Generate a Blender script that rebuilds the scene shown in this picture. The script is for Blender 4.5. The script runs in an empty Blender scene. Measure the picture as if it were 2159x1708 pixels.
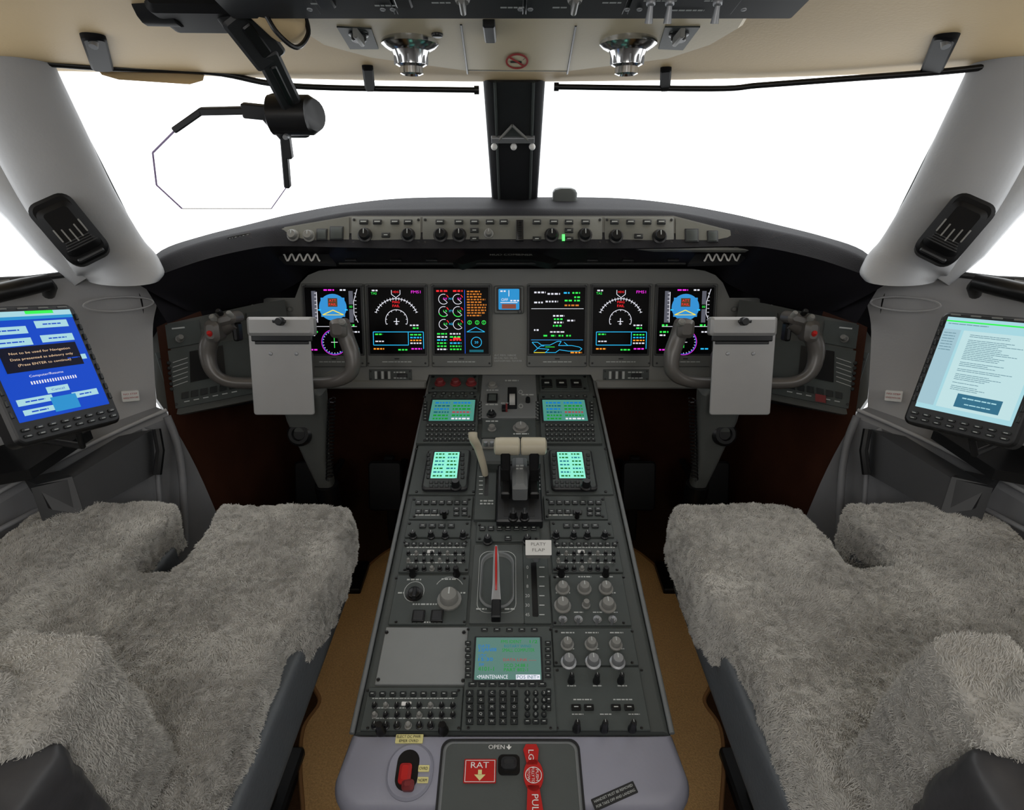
import bpy, bmesh, math, random
from math import radians, sin, cos, pi
from mathutils import Vector, Matrix, noise
random.seed(7)
F=1178.0; CX=1079.5; CY=854.0
PITCH=radians(25); CAM=Vector((0,0,1.35))
FW=Vector((0,cos(PITCH),-sin(PITCH))); UP=Vector((0,sin(PITCH),cos(PITCH))); RT=Vector((1,0,0))
def ray(u,v): return RT*((u-CX)/F)+UP*((CY-v)/F)+FW
def W(u,v,d): return CAM+ray(u,v)*d
def V(*a): return Vector(a)
bpy.context.scene.view_settings.view_transform='Standard'

# ---------------------------------------------------------------- materials
def lin(c): 
    c=c/255.0
    return c/12.92 if c<=0.04045 else ((c+0.055)/1.055)**2.4
ESF=.76
def M(name,rgb,rough=.5,metal=0,var=.12,scale=30,bump=0,bscale=200,es=0,spec=.35):
    m=bpy.data.materials.new(name); m.use_nodes=True
    nt=m.node_tree; bs=nt.nodes['Principled BSDF']
    c=tuple(lin(x) for x in rgb)
    tc=nt.nodes.new('ShaderNodeTexCoord')
    if es>0:
        bs.inputs['Base Color'].default_value=(0.005,0.005,0.005,1)
        bs.inputs['Emission Color'].default_value=c+(1,)
        bs.inputs['Emission Strength'].default_value=es*ESF
        bs.inputs['Roughness'].default_value=.4; bs.inputs['Specular IOR Level'].default_value=.1
        return m
    nz=nt.nodes.new('ShaderNodeTexNoise'); nz.inputs['Scale'].default_value=scale; nz.inputs['Detail'].default_value=4
    nt.links.new(tc.outputs['Object'],nz.inputs['Vector'])
    mx=nt.nodes.new('ShaderNodeMix'); mx.data_type='RGBA'
    mx.inputs['A'].default_value=tuple(x*(1-var) for x in c)+(1,)
    mx.inputs['B'].default_value=tuple(min(1,x*(1+var)) for x in c)+(1,)
    nt.links.new(nz.outputs['Fac'],mx.inputs['Factor'])
    nt.links.new(mx.outputs['Result'],bs.inputs['Base Color'])
    bs.inputs['Roughness'].default_value=rough; bs.inputs['Metallic'].default_value=metal
    bs.inputs['Specular IOR Level'].default_value=spec
    if bump>0:
        n2=nt.nodes.new('ShaderNodeTexNoise'); n2.inputs['Scale'].default_value=bscale; n2.inputs['Detail'].default_value=3
        nt.links.new(tc.outputs['Object'],n2.inputs['Vector'])
        bp=nt.nodes.new('ShaderNodeBump'); bp.inputs['Strength'].default_value=bump; bp.inputs['Distance'].default_value=.002
        nt.links.new(n2.outputs['Fac'],bp.inputs['Height']); nt.links.new(bp.outputs['Normal'],bs.inputs['Normal'])
    return m
CREAM=M('cream_lining',(196,172,132),.6,var=.10,scale=5,bump=.15)
CREAM2=M('cream_pod',(202,188,156),.5,var=.04,scale=5,bump=.1)
LINING=M('grey_lining',(152,152,153),.5,var=.06,scale=8,bump=.15)
LEDGE=M('ledge_grey',(114,115,118),.5,var=.06,bump=.1)
PANEL=M('panel_grey',(114,115,112),.5,var=.05,bump=.1)
BEZEL=M('bezel_grey',(92,94,92),.45,var=.05)
PEDM=M('pedestal_grey',(72,76,75),.5,var=.08,bump=.1,spec=.25)
PEDL=M('pedestal_edge',(104,107,108),.5,var=.05)
MODM=M('module_grey',(66,71,70),.5,var=.08,bump=.08,spec=.25)
STRIP=M('mode_panel_grey',(108,109,103),.5,var=.06,bump=.08)
SIDEP=M('side_panel_grey',(76,78,76),.5,var=.08,spec=.25)
BLANK=M('blank_panel',(120,123,123),.5,var=.05)
AFTM=M('aft_plate',(132,133,146),.45,var=.04,bump=.1)
DARK=M('dark_plastic',(36,37,39),.45,var=.15)
BLACK=M('black_plastic',(17,17,18),.35,var=.1)
MBLK=M('matte_black',(18,18,19),.6,var=.1,spec=.1)
GLARE=M('glareshield_pad',(36,36,39),.7,var=.15,bump=.3,bscale=400,spec=.12)
UNDER=M('under_shield',(20,18,22),.6,spec=.15)
KEY=M('key_black',(32,35,36),.4)
KNOBM=M('knob_black',(24,25,27),.35)
KNOBG=M('knob_grey',(116,116,113),.4)
BEIGE=M('lever_beige',(180,173,154),.4,var=.04)
REDK=M('knob_red',(110,40,42),.4)
RED=M('red_paint',(168,32,30),.4,var=.04)
WHITE=M('white_paint',(212,212,210),.5,var=.03)
LABW=M('label_white',(172,176,175),.5,var=.02)
YEL=M('label_yellow',(204,196,135),.5,var=.02)
CHROME=M('chrome',(200,200,200),.16,1,var=.03)
YOKE=M('yoke_grey',(82,79,76),.34,var=.12,spec=.55)
CLIPM=M('clipboard_metal',(150,150,150),.42,.2,var=.04)
METAL=M('metal_grey',(140,142,145),.4,.5)
LEATH=M('leather',(84,88,92),.5,var=.1,bump=.4,bscale=150)
LEATHD=M('leather_dark',(58,58,60),.4,var=.3,bump=.9,bscale=30)
BROWN=M('footwell_brown',(56,31,20),.8,var=.45,scale=9,bump=.3,spec=.1)
CARPET=M('carpet_tan',(206,164,110),.95,var=.4,scale=260,bump=1,bscale=350,spec=.05)
CARPETD=M('carpet_brown',(66,46,31),.95,var=.35,scale=200,bump=1,bscale=350,spec=.05)
BIND=M('carpet_binding',(150,108,68),.9)
PILLAR=M('pillar_grey',(148,149,151),.5,var=.04,bump=.1)
FLEECE=M('fleece',(152,150,145),.95,var=.25,scale=22,bump=1,bscale=160,spec=.05)
def E(name,rgb,s): return M(name,rgb,es=s)
SBLK=M('screen_black',(3,3,5),.3,spec=.05)
eW=E('lit_white',(225,225,235),1.4); eG=E('lit_green',(50,230,80),1.5); eR=E('lit_red',(235,35,42),1.7)
eB=E('lit_blue',(50,140,205),1.4); eC=E('lit_cyan',(40,180,235),1.5); eY=E('lit_yellow',(235,215,60),1.5)
eO=E('lit_orange',(240,145,40),1.6); eM=E('lit_magenta',(225,45,215),1.6); eT=E('lit_teal',(20,105,120),1.0)
eOd=E('lit_amber_dim',(205,120,40),1.3); eBl=E('lit_deepblue',(40,100,230),1.6); eTX=E('lit_warmwhite',(240,205,165),1.3)
eDK=E('lit_darkbrown',(95,70,40),1.0); eLC=E('lit_lcd',(85,160,145),1.0); eLCW=E('lit_lcdwhite',(140,235,208),1.4)
eBLUE=E('lit_blueback',(10,68,190),1.4); eBLUE2=E('lit_blueback2',(40,140,200),1.4); eNAVY=E('lit_navy',(10,14,44),.7)
eDOC=E('lit_doc',(165,212,222),1.35); eDOC2=E('lit_doc_text',(110,150,165),1.1); eDGY=E('lit_greenbright',(90,255,110),2.5)
def glassmat(name,tint,fac):
    m=bpy.data.materials.new(name); m.use_nodes=True; nt=m.node_tree; nt.nodes.clear()
    o=nt.nodes.new('ShaderNodeOutputMaterial'); t=nt.nodes.new('ShaderNodeBsdfTransparent'); g=nt.nodes.new('ShaderNodeBsdfGlossy')
    t.inputs[0].default_value=tint; g.inputs['Roughness'].default_value=.02
    mx=nt.nodes.new('ShaderNodeMixShader'); mx.inputs[0].default_value=fac
    nt.links.new(t.outputs[0],mx.inputs[1]); nt.links.new(g.outputs[0],mx.inputs[2]); nt.links.new(mx.outputs[0],o.inputs[0])
    return m
GLASS=glassmat('window_glass',(.97,.98,.98,1),.02)
HGLASS=glassmat('combiner_glass',(.98,.97,1,1),.02)

# ---------------------------------------------------------------- surfaces
class Surf:
    def __init__(s,O,X,Y):
        s.O=O.copy(); s.X=X.normalized(); s.Y=(Y-s.X*Y.dot(s.X)).normalized(); s.N=s.X.cross(s.Y)
    def loc(s,u,v,h=0):
        r=ray(u,v); O=s.O+s.N*h; t=(O-CAM).dot(s.N)/r.dot(s.N); p=CAM+r*t-s.O
        return (p.dot(s.X),p.dot(s.Y))
    def pt(s,a,b,h=0): return s.O+s.X*a+s.Y*b+s.N*h
    def rect(s,u0,v0,u1,v1,h=0):
        uc=(u0+u1)/2; vc=(v0+v1)/2
        c=s.loc(uc,vc,h); l=s.loc(u0,vc,h); r=s.loc(u1,vc,h); t=s.loc(uc,v0,h); b=s.loc(uc,v1,h)
        return (c[0],(t[1]+b[1])/2,abs(r[0]-l[0]),abs(t[1]-b[1]))
    def lin(s,uc,vc,h=0):
        c=s.loc(uc,vc,h); r=s.loc(uc+5,vc,h); t=s.loc(uc,vc-5,h)
        ja=(r[0]-c[0])/5; jb=(t[1]-c[1])/5
        return lambda u,v:(c[0]+(u-uc)*ja, c[1]-(v-vc)*jb)

def rring(w,h,r,n=4):
    r=max(min(r,w/2-1e-5,h/2-1e-5),1e-5); out=[]
    for (cx,cy,a0) in ((w/2-r,h/2-r,0),(-w/2+r,h/2-r,90),(-w/2+r,-h/2+r,180),(w/2-r,-h/2+r,270)):
        for i in range(n+1):
            a=radians(a0+90*i/n); out.append((cx+r*cos(a),cy+r*sin(a)))
    return out
_tc={}
def tmesh(s):
    if s in _tc: return _tc[s]
    cu=bpy.data.curves.new('t','FONT'); cu.body=s; cu.align_x='CENTER'; cu.align_y='CENTER'; cu.resolution_u=2
    ob=bpy.data.objects.new('t',cu); me=ob.to_mesh()
    vs=[(p.co.x,p.co.y) for p in me.vertices]; fs=[tuple(p.vertices) for p in me.polygons]
    ob.to_mesh_clear(); bpy.data.objects.remove(ob); bpy.data.curves.remove(cu)
    if vs:
        x0=min(p[0] for p in vs);x1=max(p[0] for p in vs);y0=min(p[1] for p in vs);y1=max(p[1] for p in vs)
        vs=[(p[0]-(x0+x1)/2,p[1]-(y0+y1)/2) for p in vs]
        _tc[s]=(vs,fs,x1-x0,y1-y0)
    else: _tc[s]=([],[],1,1)
    return _tc[s]
class B:
    def __init__(s,name,mirror=False): s.name=name;s.v=[];s.f=[];s.m=[];s.mats=[];s.mir=mirror
    def add(s,vs,fs,mat):
        if mat not in s.mats: s.mats.append(mat)
        k=s.mats.index(mat); n=len(s.v)
        for p in vs: s.v.append((-p[0] if s.mir else p[0],p[1],p[2]))
        for f in fs: s.f.append([i+n for i in f]); s.m.append(k)
    def loft(s,rings,mat,cap=True,closed=True):
        n=len(rings[0]); vs=[p for r in rings for p in r]; fs=[]
        for i in range(len(rings)-1):
            for j in range(n if closed else n-1):
                a=i*n+j; b=i*n+(j+1)%n; fs.append((a,b,b+n,a+n))
        if cap: fs.append(tuple(range(n-1,-1,-1))); fs.append(tuple(range((len(rings)-1)*n,len(rings)*n)))
        s.add(vs,fs,mat)
    def lslab(s,S,a,b,w,h,z0,z1,mat,r=.002,bev=.001,n=3):
        bev=min(bev,w*.3,h*.3,abs(z1-z0)*.9+1e-6)
        R0=[S.pt(a+x,b+y,z0) for x,y in rring(w,h,r,n)]
        R1=[S.pt(a+x,b+y,z1-bev) for x,y in rring(w,h,r,n)]
        R2=[S.pt(a+x,b+y,z1) for x,y in rring(w-2*bev,h-2*bev,max(r-bev,r*.5),n)]
        s.loft([R0,R1,R2],mat)
    def slab(s,S,u0,v0,u1,v1,z0,z1,mat,r=.002,bev=.001,n=3):
        a,b,w,h=S.rect(u0,v0,u1,v1,z1); s.lslab(S,a,b,w,h,z0,z1,mat,r,bev,n)
    def prism(s,S,pts,z0,z1,mat):
        L=[S.loc(u,v,z1) for u,v in pts]
        s.loft([[S.pt(a,b,z0) for a,b in L],[S.pt(a,b,z1) for a,b in L]],mat)
    def knob(s,S,u,v,r,h,mat=None,ptr=True,base=0,skirt=False,seg=16):
        mat=mat or KNOBM; a,b=S.loc(u,v,base+h); a2,_=S.loc(u+r,v,base+h); R=abs(a2-a)
        prof=[(R*1.02,0),(R,h*.5),(R*.94,h*.85),(R*.78,h)]
        if skirt: prof=[(R*1.3,0),(R*1.3,h*.2),(R,h*.3),(R*.95,h*.85),(R*.8,h)]
        s.loft([[S.pt(a+rr*cos(2*pi*i/seg),b+rr*sin(2*pi*i/seg),base+z) for i in range(seg)] for rr,z in prof],mat)
        if ptr: s.lslab(S,a,b+R*.35,R*.16,R*.8,base+h,base+h+.0006,LABW,.0001,.0001,1)
    def flat(s,S,D,pts,z,mat): 
        L=[D(u,v) for u,v in pts]; s.add([S.pt(a,b,z) for a,b in L],[tuple(range(len(L)))],mat)
    def fr(s,S,D,u0,v0,u1,v1,z,mat): s.flat(S,D,[(u0,v1),(u1,v1),(u1,v0),(u0,v0)],z,mat)
    def line(s,S,D,p,q,w,z,mat):
        d=Vector((q[0]-p[0],q[1]-p[1])); 
        if d.length<1e-6: return
        n=Vector((-d.y,d.x)).normalized()*w/2
        s.flat(S,D,[(p[0]+n.x,p[1]+n.y),(q[0]+n.x,q[1]+n.y),(q[0]-n.x,q[1]-n.y),(p[0]-n.x,p[1]-n.y)],z,mat)
    def arc(s,S,D,cx,cy,r,a0,a1,w,z,mat,n=24):
        P=[(cx+r*cos(radians(a0+(a1-a0)*i/n)),cy-r*sin(radians(a0+(a1-a0)*i/n))) for i in range(n+1)]
        for i in range(n): s.line(S,D,P[i],P[i+1],w,z,mat)
    def disc(s,S,D,cx,cy,r,z,mat,n=20,ry=None):
        ry=ry or r
        s.flat(S,D,[(cx+r*cos(2*pi*i/n),cy-ry*sin(2*pi*i/n)) for i in range(n)],z,mat)
    def text(s,S,D,u,v,hp,st,z,mat,w=None,rot=0):
        vs,fs,tw,th=tmesh(st)
        if not vs: return
        sc=hp/.72; sx=(w/tw) if w else sc; cr,sr=cos(radians(rot)),sin(radians(rot)); P=[]
        for x,y in vs:
            x*=sx;y*=sc; X=x*cr-y*sr;Y=x*sr+y*cr; a,b=D(u+X,v-Y); P.append(S.pt(a,b,z))
        s.add(P,fs,mat)
    def T(s,S,u,v,hp,st,mat,z=.0,w=None,rot=0): s.text(S,S.lin(u,v,z),u,v,hp,st,z,mat,w,rot)
    def dash(s,S,D,u0,u1,v,h,z,mat,wmin=4,wmax=12):
        u=u0
        while u<u1:
            w=min(random.uniform(wmin,wmax),u1-u); s.fr(S,D,u,v-h/2,u+w,v+h/2,z,mat); u+=w+h*.7
    def tube(s,pts,rad,mat,seg=10,cap=True):
        if not isinstance(rad,(list,tuple)): rad=[rad]*len(pts)
        rings=[]; prev=None
        for i,p in enumerate(pts):
            t=(pts[min(i+1,len(pts)-1)]-pts[max(i-1,0)]).normalized()
            if prev is None:
                a=Vector((0,0,1)) if abs(t.z)<.9 else Vector((1,0,0)); x=t.cross(a).normalized()
            else: x=(prev-t*prev.dot(t)).normalized()
            prev=x; y=t.cross(x)
            rings.append([p+(x*cos(2*pi*k/seg)+y*sin(2*pi*k/seg))*rad[i] for k in range(seg)])
        s.loft(rings,mat,cap)
    def obox(s,c,X,Y,Z,sx,sy,sz,mat,r=.004,bev=.003,n=3):
        S=Surf(c,X,Y); s.lslab(S,0,0,sx,sy,-sz/2,sz/2,mat,r,bev,n)
    def grid(s,rows,mat,k=4):
        G=catgrid(rows,k); n=len(G[0]); vs=[p for r in G for p in r]
        fs=[(i*n+j,i*n+j+1,(i+1)*n+j+1,(i+1)*n+j) for i in range(len(G)-1) for j in range(n-1)]
        s.add(vs,fs,mat)
    def build(s,parent=None,recalc=True,ang=38):
        me=bpy.data.meshes.new(s.name); me.from_pydata(s.v,[],s.f)
        for m in s.mats: me.materials.append(m)
        me.polygons.foreach_set('material_index',s.m)
        if recalc:
            bm=bmesh.new(); bm.from_mesh(me); bmesh.ops.recalc_face_normals(bm,faces=bm.faces); bm.to_mesh(me); bm.free()
        me.polygons.foreach_set('use_smooth',[True]*len(me.polygons))
        me.set_sharp_from_angle(angle=radians(ang)); me.update()
        ob=bpy.data.objects.new(s.name,me); bpy.context.scene.collection.objects.link(ob)
        if parent: ob.parent=parent
        return ob
def cr(p0,p1,p2,p3,t): return .5*((2*p1)+(p2-p0)*t+(2*p0-5*p1+4*p2-p3)*t*t+(3*p1-p0-3*p2+p3)*t**3)
def catline(P,k):
    out=[]
    for i in range(len(P)-1):
        p0=P[max(i-1,0)];p3=P[min(i+2,len(P)-1)]
        for j in range(k): out.append(cr(p0,P[i],P[i+1],p3,j/k))
    out.append(P[-1].copy()); return out
def catgrid(rows,k):
    R=[catline(r,k) for r in rows]; cols=[catline([R[i][j] for i in range(len(R))],k) for j in range(len(R[0]))]
    return [[cols[j][i] for j in range(len(cols))] for i in range(len(cols[0]))]
def empty(name):
    e=bpy.data.objects.new(name,None); bpy.context.scene.collection.objects.link(e); return e

t=radians(17); PAN=Surf(W(1080,680,1.48),V(1,0,0),V(0,sin(t),cos(t)))
t=radians(11.5); PED=Surf(V(0,.522,.599),V(1,0,0),V(0,cos(t),sin(t)))
t=radians(28); GLS=Surf(W(1080,490,1.30),V(1,0,0),V(0,sin(t),cos(t)))
t=radians(8); CE=Surf(V(0,1.30,1.465),V(1,0,0),V(0,-cos(t),sin(t)))

# ================================================================= glareshield data
half=[[(1080,416,1.48),(1080,434,1.36),(1080,452,1.312),(1080,524,1.288),(1080,545,1.36),(1080,568,1.50)],
      [(870,417,1.48),(870,436,1.36),(870,453,1.312),(870,524,1.288),(870,545,1.36),(880,568,1.50)],
      [(740,429,1.46),(740,443,1.35),(740,455,1.312),(740,522,1.288),(745,545,1.36),(760,568,1.50)],
      [(620,450,1.42),(612,466,1.33),(606,478,1.30),(600,519,1.285),(620,545,1.36),(660,572,1.49)],
      [(528,472,1.36),(528,482,1.29),(530,490,1.26),(540,523,1.245),(570,560,1.33),(622,600,1.44)],
      [(425,498,1.27),(425,506,1.22),(428,514,1.195),(440,545,1.18),(480,590,1.28),(530,640,1.40)],
      [(340,528,1.17),(340,538,1.14),(342,548,1.125),(350,575,1.12),(385,610,1.18),(430,655,1.30)],
      [(292,580,1.11),(290,586,1.10),(288,591,1.09),(292,600,1.09),(330,622,1.13),(395,655,1.22)]]
H=[[W(*p) for p in r] for r in half]
full=[ [V(-p.x,p.y,p.z) for p in r] for r in H[:0:-1]]+H
TG=list(map(list,zip(*full)))

# ================================================================= room shell
FLZ=.2
b=B('floor'); b.add([V(-1.1,-1,FLZ),V(1.1,-1,FLZ),V(1.1,1.9,FLZ),V(-1.1,1.9,FLZ)],[(0,1,2,3)],CARPETD); b.build()
for sgn in (False,True):
    b=B('carpet_mat',sgn)
    out=[(-.235,1.41),(-.36,1.40),(-.425,1.32),(-.455,1.24),(-.47,1.15),(-.49,1.05),(-.50,.96),(-.46,.90),(-.435,.86),(-.45,.80),(-.43,.72),(-.39,.62),(-.36,.52),(-.235,.50)]
    o2=catline([V(x,y,FLZ) for x,y in out],5)
    b.loft([o2,[p+V(0,0,.008) for p in o2]],CARPET); b.tube([p+V(0,0,.006) for p in o2],.005,BIND,6); b.build()
b=B('ceiling')
rows=[]
xs=[-1.04+2.08*i/40 for i in range(41)]
def Hy(x): return 1.30-.32*x*x
def cz(x,d): return 1.465+.14*min(d,.45)+.10*max(0,min(d-.45,.4))-.45*max(0,abs(x)-.72)**2
for d in (-.10,-.03,-.008,0,.01,.05,.12,.2,.3,.45,.65,.9,1.3,2.25):
    r=[]
    for x in xs:
        if d<0: r.append(V(x,Hy(x)-d, cz(x,0)+{-.10:.12,-.03:.035,-.008:.008}[d]))
        else: r.append(V(x,max(Hy(x)-d,-.95),cz(x,d)))
    rows.append(r)
n=len(xs); vs=[p for r in rows for p in r]
b.add(vs,[(i*n+j,i*n+j+1,(i+1)*n+j+1,(i+1)*n+j) for i in range(len(rows)-1) for j in range(n-1)],CREAM)
b.build(ang=60)
b=B('wall_back'); b.add([V(-1.1,-.92,FLZ),V(1.1,-.92,FLZ),V(1.1,-.92,1.8),V(-1.1,-.92,1.8)],[(0,1,2,3)],LINING); b.build()
b=B('wall_front'); b.add([V(-.8,1.72,FLZ),V(.8,1.72,FLZ),V(.8,1.72,.98),V(-.8,1.72,.98)],[(0,1,2,3)],BROWN)
r0=[p+V(0,0,-.004) for p in TG[0]]; r1=[V(p.x*.97,p.y+.015,p.z-.10) for p in r0]; r2=[V(max(-.8,min(.8,p.x)),1.72,.96) for p in r0]
b.loft([r0,r1,r2],UNDER,False,False); b.build()
for sgn,nm in ((False,'wall_left'),(True,'wall_right')):
    b=B(nm,sgn)
    rows=[[V(-1.04,.05,1.13),V(-1.0,.6,1.13),W(0,592,1.0),W(175,576,1.08),W(262,592,1.10),W(300,602,1.12)],
          [V(-1.04,.05,1.09),V(-1.0,.6,1.09),W(0,625,1.0),W(175,606,1.09),W(262,625,1.14),W(330,632,1.18)],
          [V(-1.03,.05,.95),V(-1.0,.6,.96),W(0,760,1.02),W(175,740,1.13),W(262,735,1.17),W(322,700,1.20)],
          [V(-1.02,.05,.82),V(-1.0,.5,.82),W(0,985,1.06),W(160,920,1.12),W(262,882,1.16),W(330,858,1.21)]]
    b.grid(rows,LINING,6)
    rows=[[V(-1.02,.05,.82),V(-1.0,.5,.82),W(0,985,1.06),W(160,920,1.12),W(262,882,1.16),W(330,858,1.21)],
          [V(-.955,.05,.80),V(-.95,.5,.80),W(0,1040,1.01),W(160,955,1.10),W(265,905,1.15),W(350,868,1.2)],
          [V(-.94,.05,.78),V(-.935,.5,.78),W(0,1062,1.0),W(160,972,1.09),W(268,918,1.14),W(356,880,1.2)]]
    b.grid(rows,LEDGE,6)
    b.tube(catline([p+V(.002,0,.004) for p in rows[1]],6),.004,LINING,8)
    c=rows[2]
    low=[V(p.x-.0,p.y,FLZ) for p in c]; low[-1]=V(-.71,1.16,FLZ)
    mid=[(c[i]*.7+low[i]*.3) for i in range(6)]
    for i in range(6): mid[i].x+=.012
    b.grid([c,mid,low],LEDGE,6)
    b.add([V(-1.04,-.95,FLZ),V(-1.04,.10,FLZ),V(-1.04,.10,1.5),V(-1.04,-.95,1.8)],[(0,1,2,3)],LINING)
    b.add([V(-.94,.05,.78),V(-.94,.05,FLZ),V(-1.04,.05,FLZ),V(-1.04,.05,.82)],[(0,1,2,3)],LINING)
    b.add([V(-.715,1.13,FLZ),V(-.70,1.75,FLZ),V(-.72,1.75,1.0),W(356,880,1.2),W(330,690,1.22)],[(0,1,2),(0,2,3),(3,2,4)],BROWN)
    b.add([W(286,588,1.13),W(420,640,1.36),W(650,580,1.56),W(650,830,1.58),W(345,882,1.27),W(316,720,1.22)],[(0,1,5),(1,2,3),(1,3,4),(1,4,5)],UNDER)
    for k in range(4):
        z=.74-.035*k
        b.tube([V(-.93,.1,z),V(-.928,.5,z),V(-.90,.78,z),V(-.85,.92,z)],.005,LEDGE,8)
    P=[]
    for i in range(33):
        a=2*pi*i/32; P.append(W(250+74*cos(a),641+15*sin(a)+(-.05)*74*cos(a),1.115+.045*cos(a)))
    b.tube(P,.0022,LINING,6,False)
    b.tube(catline([W(352,878,1.195),W(372,930,1.21),W(384,1000,1.22),W(388,1070,1.23),W(390,1150,1.24)],4),.008,LEDGE,8)
    b.tube(catline([W(300,905,1.15),W(322,925,1.16),W(332,1000,1.17),W(338,1090,1.18)],4),.005,LEDGE,8)
    b.build(ang=50)
for sgn in (False,True):
    b=B('window_pillar',sgn)
    st=[(-60,20,.86,.075),(10,150,.90,.070),(80,285,.955,.070),(150,420,1.01,.070),(205,500,1.05,.066),(232,540,1.065,.066),(248,560,1.075,.072),(258,577,1.08,.084),(260,588,1.085,.090)]
    rings=[]
    C=[W(u,v,d) for u,v,d,r in st]
    for i,(u,v,d,r) in enumerate(st):
        t_=(C[min(i+1,len(C)-1)]-C[max(i-1,0)]).normalized()
        vd=(CAM-C[i]).normalized(); x=t_.cross(vd).normalized(); y=x.cross(t_)
        if i>=6:
            k=(i-5)/3; x2=V(.86,-.5,0); y2=V(.5,.86,0)
            if x.dot(x2)<0: x2=-x2
            if y.dot(y2)<0: y2=-y2
            x=x.lerp(x2,k).normalized(); y=y.lerp(y2,k).normalized()
        rings.append([C[i]+x*r*cos(2*pi*k/28)*(1.0)+y*r*.55*sin(2*pi*k/28) for k in range(28)])
    R2=[]
    for j in range(28):
        R2.append(catline([rings[i][j] for i in range(len(rings))],4))
    b.loft([[R2[j][i] for j in range(28)] for i in range(len(R2[0]))],PILLAR)
    b.tube([W(-40,330,.98),W(30,400,1.0),W(70,440,1.02),W(130,520,1.05),W(190,585,1.08)],[.03,.045,.045,.04,.03],PILLAR,14)
    b.tube([W(92,130,.93),W(125,180,.95),W(210,345,1.02),W(288,500,1.11)],.0045,DARK,8)
    b.tube([W(-30,592,1.0),W(60,588,1.03),W(176,574,1.075)],.006,DARK,8)
    b.build(ang=60)
    b=B('pillar_reading_light',sgn)
    c=W(148,485,.945)
    dirn=(W(205,545,.975)-W(105,425,.93)).normalized(); vd=(CAM-c).normalized(); side=vd.cross(dirn).normalized()
    S=Surf(c,side,-dirn)
    b.lslab(S,0,0,.068,.110,-.05,.012,MBLK,.018,.006,5)
    b.lslab(S,0,.0,.056,.082,.012,.024,MBLK,.012,.009,5)
    for k in range(5): b.lslab(S,-.02+.010*k,-.012+.004*abs(k-2),.0025,.022,.024,.0252,KNOBG,.001,.0005)
    for k in range(4): b.lslab(S,0,-.030+.004*k,.05-.004*k,.002,.0235,.0248,DARK,.0008,.0005)
    b.lslab(S,0,-.048,.044,.007,.012,.018,DARK,.003,.002)
    b.build()
b=B('center_window_post')
S=Surf(W(1084,300,1.27),V(1,0,0),W(1084,180,1.13)-W(1084,420,1.46))
tl=S.loc(1022,170);tr=S.loc(1146,170);bl=S.loc(1040,425);br=S.loc(1130,425)
def ringp(l,r,z): return [S.pt(l[0],l[1],-.05),S.pt(l[0],l[1],-.004),S.pt(l[0]+.012,l[1],.004),S.pt(r[0]-.012,r[1],.004),S.pt(r[0],r[1],-.004),S.pt(r[0],r[1],-.05)]
b.loft([ringp(bl,br,0),ringp(tl,tr,0)],DARK)
for l,r in ((tl,bl),(tr,br)):
    b.tube([S.pt(l[0],l[1],-.01),S.pt(r[0],r[1],-.01)],.0045,METAL,8)
for sx_ in (1,-1):
    p=S.pt(tl[0]+.02 if sx_==1 else tr[0]-.02,tl[1],.004); q=S.pt(bl[0]+.016 if sx_==1 else br[0]-.016,bl[1],.004); b.tube([p,q],.003,MODM,8)
D=S.lin(1082,290,.006)
b.slab(S,1036,292,1127,303,.004,.012,METAL,.001,.001)
for p,q in (((1052,292),(1080,262)),((1080,262),(1113,292))):
    a1=D(*p);a2=D(*q); b.tube([S.pt(a1[0],a1[1],.01),S.pt(a2[0],a2[1],.01)],.003,KNOBG,8)
b.prism(S,[(1056,290),(1080,266),(1108,290)],.004,.007,MODM)
for u in (1042,1083,1122):
    a,c_=S.loc(u,311,.015)
    b.loft([[S.pt(a+.0075*sin(pi*i/8)*cos(2*pi*k/12),c_+.0075*sin(pi*i/8)*sin(2*pi*k/12),.013-.0075*cos(pi*i/8)) for k in range(12)] for i in range(1,8)],WHITE)
b.build()
b=B('window_1'); b.add([W(1040,420,1.48),W(300,545,1.16),W(60,130,.93),W(1030,165,1.14)],[(0,1,2,3)],GLASS); b.build(recalc=False)
b=B('window_2'); b.add([W(2159-1040,420,1.48),W(2159-300,545,1.16),W(2159-60,130,.93),W(2159-1030,165,1.14)],[(0,1,2,3)],GLASS); b.build(recalc=False)
b=B('window_3'); b.add([V(-1.0,.1,1.13),V(-.86,1.08,1.13),V(-.86,1.0,1.45),V(-1.0,.1,1.45)],[(0,1,2,3)],GLASS); b.build(recalc=False)
b=B('window_4'); b.add([V(1.0,.1,1.13),V(.86,1.08,1.13),V(.86,1.0,1.45),V(1.0,.1,1.45)],[(0,1,2,3)],GLASS); b.build(recalc=False)

# ================================================================= glareshield
b=B('glareshield')
b.grid(TG[0:4],GLARE,5); b.grid(TG[3:6],UNDER,5)
b.prism(GLS,[(555,519),(600,479),(740,455),(1420,455),(1545,487),(1602,498),(1605,526),(1598,528)],-.012,.003,PANEL)
def screws(b,S,u0,v0,u1,v1,z,r=3,m=DARK):
    for u in (u0,u1):
        for v in (v0,v1): b.knob(S,u,v,r,.0015,m,False,z,seg=8)
b.prism(GLS,[(590,513),(590,484),(600,480),(736,458),(736,515)],.003,.006,STRIP)
for (u0,u1) in ((741,887),(891,1270),(1275,1421)):
    b.slab(GLS,u0,458,u1,516,.003,.006,STRIP,.001,.001); screws(b,GLS,u0+5,463,u1-5,511,.006)
b.prism(GLS,[(1425,516),(1425,460),(1540,487),(1543,519)],.003,.006,STRIP)
b.slab(GLS,1548,496,1600,522,.003,.006,KNOBG,.001,.001); b.T(GLS,1573,509,9,'N 8 6 2 E',PANEL,.0075,w=42)
G=GLS
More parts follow.
